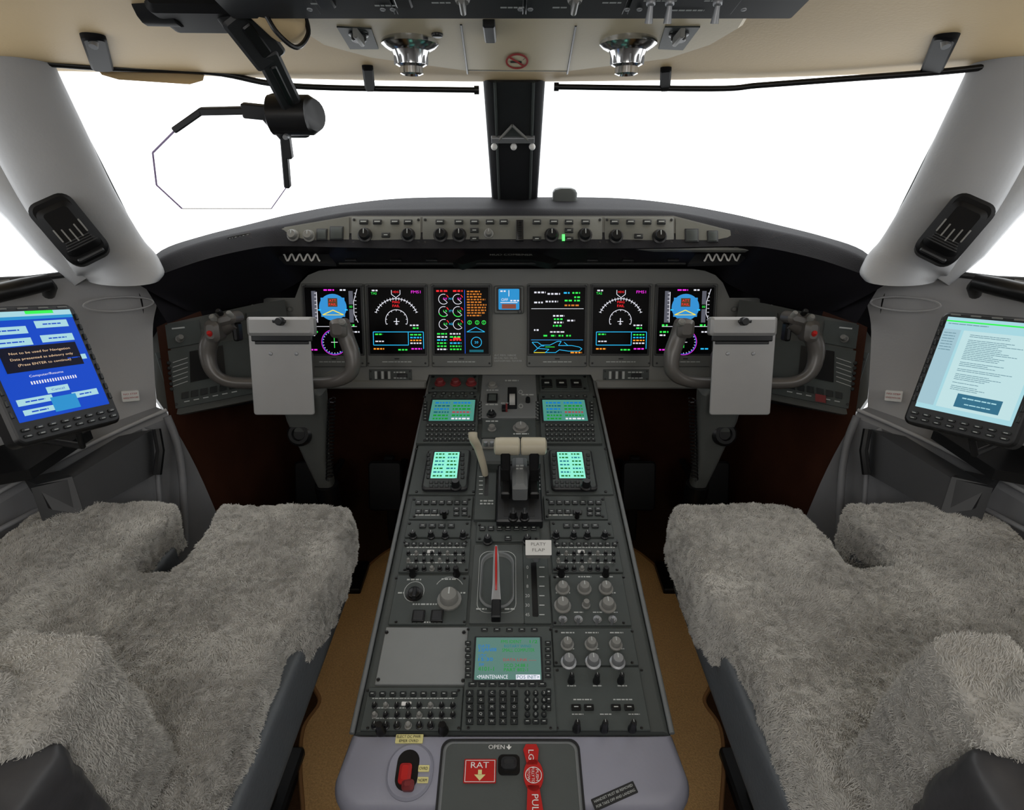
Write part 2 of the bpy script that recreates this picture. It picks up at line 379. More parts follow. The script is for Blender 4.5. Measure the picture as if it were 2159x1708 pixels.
for u,v,r,m in ((613,492,10,KNOBG),(647,493,10,KNOBG),(766,491,12,KNOBM),(858,491,12,KNOBM),(927,491,12,KNOBM),(967,491,12,KNOBM),(1164,491,12,KNOBM),(1235,491,12,KNOBM),(1301,494,12,KNOBM),(1394,494,12,KNOBM),(1030,488,8,KNOBG)):
    b.knob(G,u,v,r,.016,m,True,.006,True)
def btn(u,v,w,h,z=.006,m=KEY,dz=.004): b.slab(G,u-w,v-h,u+w,v+h,z,z+dz,m,.001,.001)
for u in (766,795,832,860,927,967,1000,1033,1062,1132,1168,1200,1235,1296,1330,1365,1395): 
    btn(u,467,9,5); b.fr(G,G.lin(u,467,.0103),u-6,465.5,u+6,468,.0103,LABW)
for u,v in ((813,495),(1000,485),(1200,485),(1000,503),(1132,503),(1200,503),(1347,497)):
    btn(u,v,9,5); b.fr(G,G.lin(u,v,.0103),u-4,v-1,u+4,v+1,.0103,LABW)
for u,v,w_,h_ in ((678,494,10,11),(709,491,13,13),(1459,496,13,13),(1503,498,10,11)):
    btn(u,v,w_+1.5,h_+1.5,m=DARK,dz=.003); btn(u,v,w_-1,h_-1,.009,MODM,.002)
btn(1096,485,8,22,m=BLACK,dz=.007)
for k in range(9): b.slab(G,1092,467+k*4.3,1100,469+k*4.3,.013,.0145,KNOBM,.0003,.0003)
b.fr(G,G.lin(1188,500,.0118),1185,494,1191,508,.0118,eDGY)
for (u,w) in ((613,26),(647,26),(766,30),(858,30),(927,26),(967,26),(1030,30),(1164,26),(1235,30),(1301,30),(1394,30),(1459,26),(1503,24)):
    b.dash(G,G.lin(u,510,.0063),u-w/2,u+w/2,509,3,.0063,LABW,3,9)
S=Surf(W(505,500,1.245),W(528,490,1.255)-W(480,500,1.225),V(0,.3,1)); b.slab(S,480,494,533,508,-.002,.003,DARK,.001,.0005)
b.T(S,505,501,7,'N 8 6 2 E',LABW,.004,w=44)
S=Surf(W(1080,545,1.33),V(1,0,0),V(0,.9,.5))
b.prism(S,[(955,552),(985,534),(1140,534),(1180,548),(1160,556),(1120,548),(1010,548),(975,558)],-.006,.01,BLACK)
b.T(S,1078,537,4,'HUD COMBINER',KNOBG,.011,w=90)
for sg in (1,-1):
    f=(lambda u:u) if sg==1 else (lambda u:2159-u)
    b.prism(S,[(f(575),531),(f(690),533),(f(708),556),(f(600),553)],-.004,.004,DARK)
    P=[]
    for i in range(41):
        u=598+76*i/40; a,c=S.loc(f(u),543-7*cos(i/40*2*pi*4.5),.008); P.append(S.pt(a,c,.008))
    b.tube(P,.0022,WHITE,6)
    for u in (740,835,910):
        a=S.rect(f(u)-12,546,f(u)+12,551); b.lslab(S,*a,-.004,.003,KNOBM,.001,.001)
b.tube([S.pt(*S.loc(715,556,.0),0),S.pt(*S.loc(1445,556,.0),0)],.0025,DARK,6)
b.build(ang=50)
b=B('glareshield_light_sensor')
S=Surf(W(1190,420,1.44),V(1,0,0),V(0,0,1))
R=[]
for z,w in ((0,.031),(.02,.031),(.028,.026),(.031,.018)):
    R.append([S.pt(x,z-.004,y) for x,y in rring(w*2,.05,.012,5)])
b.loft(R,PEDM); b.build()

# ================================================================= instrument panel
b=B('instrument_panel')
b.prism(PAN,[(556,628),(622,628),(634,596),(650,580),(672,571),(700,567),(1458,567),(1486,571),(1508,580),(1524,596),(1538,628),(1602,628),(1606,800),(1600,808),(1255,810),(1246,790),(904,790),(898,810),(560,808),(552,800)],-.03,0,PANEL)
b.slab(PAN,556,802,898,820,-.05,.008,PANEL,.004,.004); b.slab(PAN,1256,802,1602,820,-.05,.008,PANEL,.004,.004)
for (u0,u1) in ((778,868),(1272,1368)):
    b.slab(PAN,u0,779,u1,803,0,.004,MODM,.001,.001); screws(b,PAN,u0+4,783,u1-4,799,.004,2)
    D=PAN.lin((u0+u1)/2,790,.005)
    for k in range(5): b.fr(PAN,D,u0+12+k*7,783,u0+17+k*7,799,.005,BLACK if k%2 else LABW)
    b.dash(PAN,D,u0+52,u1-12,785,2.5,.005,LABW,3,8); b.dash(PAN,D,u0+52,u1-12,797,2.5,.005,LABW,3,8); b.slab(PAN,u0+60,788,u0+80,796,.004,.010,KNOBM,.001,.001)
D=PAN.lin(1072,755,.001)
b.text(PAN,D,1065,749,4,'A/C REG. N862E',.001,LABW,w=46); b.text(PAN,D,1066,755,4,'SELCAL NO. HL-KL',.001,LABW,w=50); b.text(PAN,D,1071,761,4,'DATCOM NO. 727-9190',.001,LABW,w=58)
for f in (lambda u:u, lambda u:2159-u):
    a,c=PAN.loc(f(530),668,.02)
    P=[PAN.pt(a+.028*cos(2*pi*i/24),c+.028*sin(2*pi*i/24),.02) for i in range(25)]
    b.tube(P,.004,WHITE,8,False); b.tube([p+PAN.N*-.004-(p-PAN.pt(a,c,.02))*.25 for p in P],.003,KNOBM,8,False)
    b.knob(PAN,f(610),652,5,.01,KNOBG,False,0)
    b.tube([PAN.pt(a,c+.02,.02),PAN.pt(a,c-.03,.0)],.004,DARK,8)
b.build()
def disp(name,u0,v0,u1,v1,s0,t0,s1,t1):
    b=B(name)
    b.slab(PAN,u0,v0,u1,v1,0,.010,BEZEL,.004,.002)
    b.slab(PAN,s0-4,t0-4,s1+4,t1+4,.010,.0115,DARK,.003,.001)
    b.slab(PAN,s0,t0,s1,t1,.0115,.012,SBLK,.001,.0002)
    screws(b,PAN,u0+5,v0+5,u1-5,v1-8,.010,2.2)
    D=PAN.lin((u0+u1)/2,v1-13,.0105); b.fr(PAN,D,(u0+u1)/2-5,v1-19,(u0+u1)/2+5,v1-16,.0105,DARK)
    b.dash(PAN,D,u0+34,u1-34,v1-11,2,.0105,LABW,4,12)
    return b
Z=.0126
E_gr=E('lit_grey',(110,112,125),.8)
def pfd(x0,flip):
    b=disp('flight_display',x0-6,598,x0+124,774,x0,606,x0+117,746)
    D=PAN.lin(x0+58,676,Z); z=Z; f=lambda u:x0+u; A=PAN
    b.disc(A,D,f(58),648,29,z,eB,32,28); b.fr(A,D,f(33),628,f(83),668,z+.0001,eB)
    b.fr(A,D,f(48),629,f(68),647,z+.0003,eDK)
    b.text(A,D,f(58),634,5.5,'ATT',z+.0005,eR,w=15); b.text(A,D,f(58),642,5.5,'FAIL',z+.0005,eR,w=16)
    b.line(A,D,(f(36),664),(f(58),654),2,z+.0004,eY); b.line(A,D,(f(58),654),(f(80),664),2,z+.0004,eY); b.line(A,D,(f(36),664),(f(80),664),1.2,z+.0004,eY)
    for uu in (f(30),f(86)): b.fr(A,D,uu-3,652,uu+3,655,z+.0004,eC)
    b.fr(A,D,f(14),614,f(23),680,z,E_gr); b.fr(A,D,f(92),614,f(101),680,z,E_gr)
    b.fr(A,D,f(24),616,f(25.5),680,z,eW)
    for k in range(8):
        b.fr(A,D,f(20),618+k*8,f(24),619+k*8,z+.0003,eW); b.fr(A,D,f(104),618+k*8,f(108),619+k*8,z+.0003,eW)
    b.line(A,D,(f(110),610),(f(102),636),1.2,z,eW); b.line(A,D,(f(102),636),(f(102),662),1.2,z,eW); b.line(A,D,(f(102),662),(f(110),680),1.2,z,eW)
    b.fr(A,D,f(90),642,f(101),652,z+.0004,SBLK); b.text(A,D,f(96),647,5,'00',z+.0006,eG)
    b.dash(A,D,f(40),f(62),612,3,z,eM,6,10); b.dash(A,D,f(74),f(86),612,3,z,eW,5,9)
    b.fr(A,D,f(10),688,f(107),689,z,eW); b.dash(A,D,f(10),f(22),686,4,z,eG,5,8); b.dash(A,D,f(90),f(102),686,4,z,eG,5,8)
    cx=f(58); cy=722
    b.arc(A,D,cx,cy,27,0,360,1.0,z,eM,36); b.arc(A,D,cx,cy,25,0,360,.9,z,eBl,36)
    for k in range(24):
        a=radians(k*15); b.line(A,D,(cx+22*cos(a),cy+22*sin(a)),(cx+25*cos(a),cy+25*sin(a)),1.0,z+.0002,eW)
    b.line(A,D,(cx,cy-12),(cx,cy+12),1.4,z,eG); b.line(A,D,(cx-7,cy),(cx+7,cy),1.2,z,eW)
    b.dash(A,D,f(6),f(24),700,3.5,z,eG,4,7); b.dash(A,D,f(6),f(18),707,3,z,eW,4,7); b.dash(A,D,f(94),f(112),700,3,z,eW,4,7)
    b.dash(A,D,f(6),f(22),738,3,z,eM,4,7); b.dash(A,D,f(94),f(110),736,3,z,eC,4,7)
    return b.build()
def nd(x0):
    b=disp('flight_display',x0-6,598,x0+124,774,x0,606,x0+117,746)
    D=PAN.lin(x0+58,676,Z); z=Z; f=lambda u:x0+u; A=PAN
    b.arc(A,D,f(58),676,46,22,158,1.3,z,eW,30)
    for k in range(19):
        a=radians(22+136*k/18); r0=42 if k%2 else 43.5
        b.line(A,D,(f(58)+r0*cos(a),676-r0*sin(a)),(f(58)+49*cos(a),676-49*sin(a)),1.1,z+.0002,eW)
    b.arc(A,D,f(58),676,23,-20,200,1.2,z,eW,24)
    for k in range(9):
        a=radians(-20+220*k/8); b.line(A,D,(f(58)+20*cos(a),676-20*sin(a)),(f(58)+23*cos(a),676-23*sin(a)),1.1,z,eW)
    b.line(A,D,(f(58),671),(f(58),685),1.8,z,eW); b.line(A,D,(f(52),678),(f(64),678),1.4,z,eW); b.line(A,D,(f(55),683),(f(61),683),1.2,z,eW)
    b.text(A,D,f(58),637,5.5,'MAG',z+.0003,eR,w=15); b.text(A,D,f(58),645,5.5,'FAIL',z+.0003,eR,w=15)
    b.line(A,D,(f(49),612),(f(49),621),1.2,z,eW);b.line(A,D,(f(67),612),(f(67),621),1.2,z,eW);b.line(A,D,(f(49),621),(f(58),628),1.2,z,eW);b.line(A,D,(f(67),621),(f(58),628),1.2,z,eW)
    b.text(A,D,f(58),616,4.5,'HDG',z,eR,w=12)
    b.text(A,D,f(100),616,6,'FMS1',z,eM,w=20); b.dash(A,D,f(8),f(20),613,3,z,eW,4,7); b.text(A,D,f(12),619,5,'TAS',z,eG,w=12)
    b.dash(A,D,f(86),f(104),686,3,z,eW,4,7); b.dash(A,D,f(92),f(104),692,3,z,eG,4,7)
    for p,q in (((8,700),(82,700)),((82,700),(82,728)),((82,728),(8,728)),((8,728),(8,700)),((82,700),(114,700)),((114,700),(114,736))):
        b.line(A,D,(f(p[0]),p[1]),(f(q[0]),q[1]),1.4,z,eC)
    b.dash(A,D,f(12),f(28),705,3,z,eG,4,7); b.dash(A,D,f(12),f(30),720,2.5,z,eW,4,7)
    for k in range(4): b.dash(A,D,f(86),f(110),706+k*6,2.8,z,(eG,eC,eO,eW)[k],4,7)
    b.dash(A,D,f(8),f(30),736,3,z,eO,4,7); b.dash(A,D,f(60),f(80),738,3,z,eG,4,7); b.dash(A,D,f(88),f(110),736,3,z,eM,4,7)
    return b.build()
pfd(645,False); nd(778)
b=disp('flight_display',909,598,1037,774,915,606,1030,746); D=PAN.lin(972,676,Z); z=Z; A=PAN
for r,c1,lab in ((631,eW,'N1'),(657,eW,'ITT'),(684,eW,'N2')):
    for cx in (936,966):
        b.arc(A,D,cx,r,10.5,70,320,1.2,z,eW,20); b.arc(A,D,cx,r,10.5,20,55,1.6,z,eR,5); b.line(A,D,(cx,r),(cx+7,r+6),1,z,eW)
        b.text(A,D,cx+3,r-1,4.5,'0.0' if lab!='ITT' else '15',z,eM if lab=='N1' else eG,w=8)
        if lab=='ITT': b.arc(A,D,cx,r,10.5,200,300,1.6,z+.0002,eG,8)
    b.text(A,D,951,r-1,4.5,lab,z,eC,w=8)
b.dash(A,D,921,944,614,3.5,z,eR,5,9); b.dash(A,D,956,976,614,3.5,z,eR,5,9)
for k in range(10): b.dash(A,D,985,1012+random.random()*14,615+k*5.6,2.9,z,eOd,3,7)
b.line(A,D,(980,612),(980,746),.9,z,eBl)
for u,v in ((990,680),(1006,680),(1020,680)): b.arc(A,D,u,v,4,0,360,1.2,z,eG,12); b.line(A,D,(u,v-3),(u,v+3),1,z,eG)
b.line(A,D,(984,700),(1003,690),1.3,z,eC); b.line(A,D,(1003,690),(1022,700),1.3,z,eC); b.line(A,D,(984,700),(1022,700),1.1,z,eC)
b.arc(A,D,1004,722,11,0,360,1.3,z,eC,20); b.text(A,D,1004,722,5,'20',z,eC,w=8); b.fr(A,D,989,738,1019,743,z,eT)
for k in range(6):
    b.dash(A,D,921,942,704+k*6.6,3,z,(eG,eW,eC,eG,eG,eW)[k],3,7); b.dash(A,D,948,972,704+k*6.6,3,z,(eW,eG,eR,eC,eG,eG)[k],3,7)
b.fr(A,D,955,712,970,716,z+.0002,eR)
b.build()
b=B('standby_display')
b.slab(PAN,1041,602,1105,662,0,.014,BEZEL,.006,.003); b.slab(PAN,1047,606,1099,656,.014,.0155,DARK,.004,.001)
b.slab(PAN,1051,609,1095,653,.0155,.016,eBLUE2,.003,.0002)
D=PAN.lin(1073,631,.0165); b.fr(PAN,D,1058,641,1088,651,.0165,E('lit_ground',(150,80,60),1.0)); b.line(PAN,D,(1055,638),(1091,638),1.5,.0166,eW)
b.text(PAN,D,1064,632,6,'OFF',.0168,eW,w=14); b.line(PAN,D,(1073,612),(1073,625),1.5,.0166,eW); b.dash(PAN,D,1076,1094,634,3,.0168,eW,4,7); b.dash(PAN,D,1055,1066,614,3,.0168,eW,4,7)
b.knob(PAN,1096,657,4,.006,KNOBM,False,.014)
b.build()
b=disp('flight_display',1111,598,1239,774,1116,606,1233,746); D=PAN.lin(1174,676,Z)
for (a0,a1,v,m) in ((1126,1150,617,eW),(1154,1180,620,eW),(1188,1200,618,eC),(1206,1222,618,eG),(1126,1146,638,eW),(1150,1176,636,eW),(1190,1205,634,eG),(1210,1224,634,eG),(1190,1222,644,eOd),(1210,1222,627,eG),(1166,1190,666,eW),(1168,1186,673,eG),(1168,1188,680,eW),(1166,1186,687,eG),(1126,1138,696,eW),(1196,1212,676,eW)):
    b.dash(A,D,a0,a1,v,3.4,Z,m,3,7)
b.line(A,D,(1120,651),(1230,651),1.0,Z,eW); b.line(A,D,(1120,717),(1230,717),1.2,Z,eB)
for k in range(4): b.dash(A,D,1146+k*16,1156+k*16,708,3.4,Z,eG,4,8)
b.dash(A,D,1160,1190,700,2.8,Z,eW,4,9)
for pts in ([(1122,722),(1134,722),(1142,728),(1160,728),(1176,720),(1184,720),(1178,729),(1206,729),(1222,732),(1228,736),(1222,741),(1200,741),(1180,738),(1172,744),(1150,744),(1158,737),(1134,735),(1122,722)],
            [(1126,742),(1140,730),(1148,730)],[(1190,722),(1198,729)]):
    for i in range(len(pts)-1): b.line(A,D,pts[i],pts[i+1],1.2,Z,eC)
b.line(A,D,(1126,744),(1150,744),1.4,Z,eY); b.dash(A,D,1204,1228,744,3,Z,eO,4,8); b.line(A,D,(1150,732),(1170,732),1.2,Z,eG)
b.build()
nd(1250); pfd(1386,True)

# ================================================================= outboard side panels
for sgn in (False,True):
    b=B('side_instrument_panel',sgn)
    O=W(370,872,1.225); X=W(560,835,1.36)-O; Y=W(345,690,1.245)-O
    S=Surf(O,X,Y)
    b.prism(S,[(318,722),(324,698),(345,684),(545,640),(600,632),(610,700),(600,830),(380,874),(360,872),(345,862),(330,840)],-.02,0,SIDEP)
    b.prism(S,[(342,686),(420,674),(426,722),(346,737)],0,.004,MODM)
    b.knob(S,382,710,7,.02,KNOBG,False,.004,True); b.fr(S,S.lin(378,692,.0045),362,690,390,693,.0045,LABW)
    b.prism(S,[(328,744),(545,708),(550,826),(368,862),(345,800)],0,.005,MODM)
    b.prism(S,[(400,741),(470,728),(476,790),(402,806)],.005,.007,BLACK)
    for k in range(6):
        D=S.lin(375,760+k*10,.0056); b.line(S,D,(363,763+k*10),(398,757+k*10),1.2,.0056,LABW)
        b.knob(S,356+k*1.2,765+k*11,5,.006,KEY,False,.005,seg=10)
    for k in range(7): b.prism(S,[(384+k*20,828-k*4),(398+k*20,825-k*4),(398+k*20,838-k*4),(384+k*20,841-k*4)],.005,.009,KEY)
    for k in range(6):
        D=S.lin(395+k*20,846-k*4,.0056); b.fr(S,D,388+k*20,845-k*4,400+k*20,847-k*4,.0056,LABW)
    for u,v in ((338,757),(534,718),(372,852),(535,820)): b.knob(S,u,v,3.5,.002,DARK,False,.005,seg=8)
    if sgn: b.prism(S,[(418,834),(440,830),(440,846),(418,850)],.009,.012,REDK)
    b.prism(S,[(520,660),(556,654),(556,668),(520,674)],0,.006,PEDM)
    b.build()
    b=B('warning_placard'); m=-1 if sgn else 1
    c=W(275,835,1.165); c=V(c.x*m,c.y,c.z+.0)
    X=W(335,858-30,1.2)-W(200,870-30,1.13)
    if m==-1: X=V(X.x,-X.y,-X.z)
    S=Surf(c,X,V(0,.25,1)); b.lslab(S,0,0,.030,.022,-.006,.004,WHITE,.002,.0005)
    D=lambda u,v:(u,-v)
    b.text(S,D,0,-.005,.0035,'NO STEP',.0045,RED,w=.024); b.text(S,D,0,.003,.0035,'HANDLE WITH CARE',.0045,RED,w=.026)
    b.build()
    b=B('window_grab_handle',sgn)
    b.tube([W(-60,632,.93),W(-20,622,.94),W(50,606,.97),W(98,596,1.0),W(104,606,1.01),W(103,620,1.03)],[.016,.016,.016,.015,.012,.010],BLACK,12); b.build()
    b=B('side_document_pocket',sgn)
    P=[(150,1010,1.02),(322,905,1.14),(328,1000,1.14),(175,1085,1.03)]
    fr_=[W(*p) for p in P]; bk=[p+V(-.05,-.03,.0) for p in fr_]; b.loft([bk,fr_],DARK)
    fr2=[W(78,1022,1.0),W(152,1005,1.02),W(178,1085,1.03),W(110,1075,1.0)]; b.loft([[p+V(-.04,.02,0) for p in fr2],fr2],DARK)
    b.tube([W(330,905,1.13),W(338,950,1.13),W(332,1000,1.13)],.008,BLACK,8)
    b.build()
    b=B('side_console_tray',sgn)
    P=[W(-60,1010,.93),W(60,990,.97),W(190,905,1.07),W(150,890,1.1),W(0,940,1.0),W(-80,970,.95)]
    b.loft([[p-V(0,0,.02) for p in P],P],BLACK); b.build()

# ================================================================= tablets
def fitrect(c1,c2,c3,d2,ratio,dn=.25):
    P2=W(c2[0],c2[1],d2); best=None
    for i in range(80):
        d1=d2-.02+dn*i/80
        P1=W(c1[0],c1[1],d1); e1=P1-P2
        for j in range(80):
            d3=d2-.25+.4*j/80
            P3=W(c3[0],c3[1],d3); e3=P3-P2
            c=abs(e1.dot(e3))/(e1.length*e3.length); q=abs(e1.length/e3.length/ratio-1)
            s=c*2+q
            if best is None or s<best[0]: best=(s,P1,P2,P3)
    return best[1:]
def tablet(right):
    b=B('tablet_display')
    if not right: P1,P2,P3=fitrect((158,640),(258,888),(35,945),.90,1.25)
    else: P1,P2,P3=fitrect((1988,655),(1900,890),(2138,948),.90,1.25)
    w=(P3-P2).length; h=(P1-P2).length
    if not right: X=P2-P3; O=P3
    else: X=P3-P2; O=P2
    S=Surf(O+X*.5+(P1-P2)*.5,X,P1-P2)
    b.lslab(S,0,0,w,h,-.022,.0,BLACK,.012,.004,5)
    b.lslab(S,0,0,w*.96,h*.97,0,.002,DARK,.01,.002,5)
    sw=w*.84; sh=h*.79; oy=h*.055
    b.lslab(S,0,oy,sw,sh,.002,.0025,eBLUE if not right else eDOC,.001,.0002)
    D=lambda u,v:((u-.5)*sw,(.5-v)*sh+oy); z=.003
    def r(u0,v0,u1,v1,m,dz=0): b.fr(S,D,u0,v0,u1,v1,z+dz,m)
    def tx(u,v,hh,s,m,wd,dz=.0004): 
        vs,fs,tw,th=tmesh(s); sc=hh/.72; b.add([S.pt(*D(u+x*wd/tw,v-y*sc),z+dz) for x,y in vs],fs,m)
    if not right:
        r(0,0,1,.05,eDOC); r(.5,.0,.8,.03,eG,.0001); r(0,.05,1,.08,eBLUE2)
        for (x,y,ww,hh) in ((.05,.14,.4,.07),(.55,.10,.36,.07),(.05,.25,.4,.07),(.55,.24,.36,.07),(.02,.34,.1,.06),(.05,.80,.36,.06),(.07,.90,.33,.05),(.62,.82,.3,.06),(.66,.46,.3,.05)):
            r(x,y,x+ww,y+hh,eDOC,.0001); b.dash(S,D,x+.08,x+ww-.08,y+hh/2,.012,z+.0003,eBLUE,.03,.09)
        r(.38,.83,.66,.97,eBLUE2,.0002)
        r(.08,.33,.90,.56,eNAVY,.0003)
        tx(.49,.39,.022,'Not to be used for Navigation',eTX,.64,.0006); tx(.49,.445,.022,'Data presented as advisory only',eTX,.66,.0006); tx(.49,.50,.022,'(Press ENTER to continue)',eTX,.56,.0006)
        tx(.45,.61,.022,'Computer/Resume',eW,.36)
        for k in range(18): r(.26+k*.028,.655,.275+k*.028,.685,eW,.0002)
        r(.38,.73,.62,.79,eDOC,.0002); tx(.5,.76,.022,'Cancel',eBLUE,.14,.0005)
    else:
        r(0,0,1,.035,eDOC); r(.0,.035,1,.05,eG,.0001); r(0,.05,1,.10,eDOC,.0001)
        b.dash(S,D,.03,.45,.07,.008,z+.0003,eDOC2,.03,.08)
        r(.22,.13,.97,.95,E('lit_paper',(190,222,225),1.35),.0001); r(.0,.13,.19,.95,E('lit_pale',(165,200,212),1.25),.0002)
        for k in range(7): b.dash(S,D,.02,.15,.17+k*.03,.007,z+.0004,eDOC2,.02,.06)
        v=.17
        while v<.75:
            b.dash(S,D,.30,random.uniform(.55,.85),v,.006,z+.0004,eDOC2,.02,.07); v+=random.choice((.018,.018,.036))
        r(.40,.78,.85,.92,E('lit_steel',(60,125,155),1.0),.0005); b.dash(S,D,.46,.8,.82,.012,z+.0008,eDOC,.03,.07); b.dash(S,D,.5,.76,.88,.010,z+.0008,eDOC,.03,.07)
    for row in range(2):
        for k in range(8):
            x=(-.40+.115*k)*w; y=-h*.395-row*h*.045
            b.lslab(S,x,y,w*.07,h*.026,.002,.005,KEY,.002,.001)
            b.lslab(S,x,y,w*.035,h*.006,.005,.0053,LABW,.0003,.0001)
    for k in range(9):
        for sx in (-1,1): b.lslab(S,sx*w*.455,oy+(-.42+.105*k)*sh,w*.026,h*.05,.002,.005,KEY,.001,.001)
    for k in range(5): b.lslab(S,(-.36+.18*k)*w,h*.47,w*.09,h*.012,.002,.004,KNOBG,.001,.001)
    c=S.pt(0,-h*.25,-.022); o=V(-.93 if not right else .93,c.y+.12,c.z-.10)
    b.tube([S.pt(0,-h*.2,-.02),S.pt(0,-h*.25,-.06),o],[.02,.018,.02],BLACK,12)
    b.obox(S.pt(0,-h*.2,-.03),S.X,S.Y,S.N,.09,.09,.02,DARK,.006,.003)
    b.tube([S.pt(w*.1,-h*.45,-.015),S.pt(w*.15,-h*.6,-.03),o+V(0,.02,-.02)],.005,BLACK,8)
    b.build()
tablet(False); tablet(True)

# ================================================================= pedestal
def pedloc(v): return PED.loc(1080,v)[1]
root=empty('center_pedestal')
b=B('body')
bf=pedloc(790); ba=pedloc(1543); be=pedloc(1716)
def pring(hw,bb,drop=None):
    p=PED.pt(0,bb,0)
    return [V(-hw,p.y,FLZ),V(-hw,p.y,p.z-.012),V(-hw+.006,p.y,p.z-.003),V(-hw+.012,p.y,p.z),V(hw-.012,p.y,p.z),V(hw-.006,p.y,p.z-.003),V(hw,p.y,p.z-.012),V(hw,p.y,FLZ)]
b.loft([pring(.220,bf+.02),pring(.222,(bf+ba)/2),pring(.226,ba)],PEDM)
for s_ in (-1,1): b.tube([V(s_*.222,PED.pt(0,bf,0).y,PED.pt(0,bf,0).z-.004),V(s_*.2265,PED.pt(0,ba,0).y,PED.pt(0,ba,0).z-.004)],.004,PEDL,8)
def aftring(k,z):
    hw=.229-k; y1=ba-k*.5; y0=be+k; r=.042-k*.6; wb=.238-k
    P=[(-hw,y1),(hw,y1)]
    for i in range(9):
        a=-pi/2*i/8; P.append((wb-r+r*cos(a),y0+r+r*sin(a)))
    for i in range(9):
        a=-pi/2-pi/2*i/8; P.append((-wb+r+r*cos(a),y0+r+r*sin(a)))
    return [PED.pt(x,y,z) for x,y in P]
b.loft([aftring(0,-.30),aftring(0,-.05),aftring(0,-.018),aftring(.005,-.006),aftring(.014,0)],AFTM)
b.build(root,ang=50)
b=B('modules'); P=PED
def mod(u0,v0,u1,v1,m=MODM,z=.005,sc=True):
    b.slab(P,u0,v0,u1,v1,0,z,m,.001,.001)
    if sc: screws(b,P,u0+7,v0+6,u1-7,v1-6,z,3.2,BLACK)
def key(u,v,w,h,m=KEY,z=.005,dz=.004,lab=True,lm=LABW):
    b.slab(P,u-w,v-h,u+w,v+h,z,z+dz,m,.001,.001)
    if lab: b.fr(P,P.lin(u,v,z+dz+.0003),u-w*.45,v-h*.2,u+w*.45,v+h*.15,z+dz+.0003,lm)
def kn(u,v,r,h,m=None,ptr=True,skirt=True,z=.005): b.knob(P,u,v,r,h,m,ptr,z,skirt)
def lab(u,v,w,h=3,m=LABW): b.dash(P,P.lin(u,v,.0053),u-w/2,u+w/2,v,h,.0053,m,3,10)
mod(906,788,1008,824); 
for u in (927,960,993): kn(u,800,9,.014,REDK,False)
for u in (917,935,955,975,995): key(u,829,5,3)
mod(1138,788,1240,824)
for u in (1153,1184,1215): key(u,807,11,8,BLACK)
b.slab(P,1013,788,1132,880,0,.010,PEDL,.002,.002); b.slab(P,1016,884,1130,922,0,.010,MODM,.002,.002)
z=.010
b.knob(P,1038,808,8,.010,KNOBG,False,z,True); b.slab(P,1027,829,1049,846,z,z+.005,BLACK,.001,.001); b.slab(P,1030,831,1046,844,z+.005,z+.006,MODM,.001,.0005)
b.knob(P,1036,867,8,.012,KNOBM,True,z,True); b.slab(P,1070,816,1090,862,z,z+.001,BLACK,.003,.0005)
a,c=P.loc(1080,838,.02)
b.loft([[P.pt(a+x,c+.02*cos(t_),z+.016*sin(t_)) for x in (-.007,.007)] for t_ in [pi*i/12 for i in range(13)]],WHITE,False,False)
b.loft([[P.pt(a-.007,c+.02*cos(pi*i/12),z+.016*sin(pi*i/12)) for i in range(13)],[P.pt(a+.007,c+.02*cos(pi*i/12),z+.016*sin(pi*i/12)) for i in range(13)]],WHITE)
b.knob(P,1113,838,5,.014,BLACK,False,z); b.slab(P,1058,853,1068,863,z,z+.008,BLACK,.001,.001); b.slab(P,1066,850,1070,862,z,z+.010,REDK,.001,.001)
D=P.lin(1096,850,.0113)
for u,v in ((1098,826),(1098,856)): b.arc(P,D,u,v,4,0,360,1.2,.0113,LABW,10)
b.dash(P,D,1064,1094,800,3,.0113,LABW); b.dash(P,D,1024,1050,822,2.5,.0113,LABW); b.dash(P,D,1024,1050,853,2.5,.0113,LABW); b.dash(P,D,1100,1126,832,2.5,.0113,LABW); b.dash(P,D,1056,1072,850,2,.0113,LABW)
b.knob(P,1037,897,7,.012,KNOBG,False,z,True); b.knob(P,1098,895,13,.012,KNOBG,True,z,True)
D=P.lin(1070,890,.0113); b.dash(P,D,1024,1050,888,2.5,.0113,LABW); b.dash(P,D,1082,1114,914,2.5,.0113,LABW)
eDG=E('lit_dkgreen',(20,120,40),1.0); eC2=E('lit_dkcyan',(30,130,150),1.0); eR2=E('lit_pink',(190,70,80),1.0)
eLX=E('lit_lcd_big',(105,145,135),.95); eGd=E('lit_green_text',(15,150,35),1.2); eCd=E('lit_cyan_text',(10,115,200),1.3)
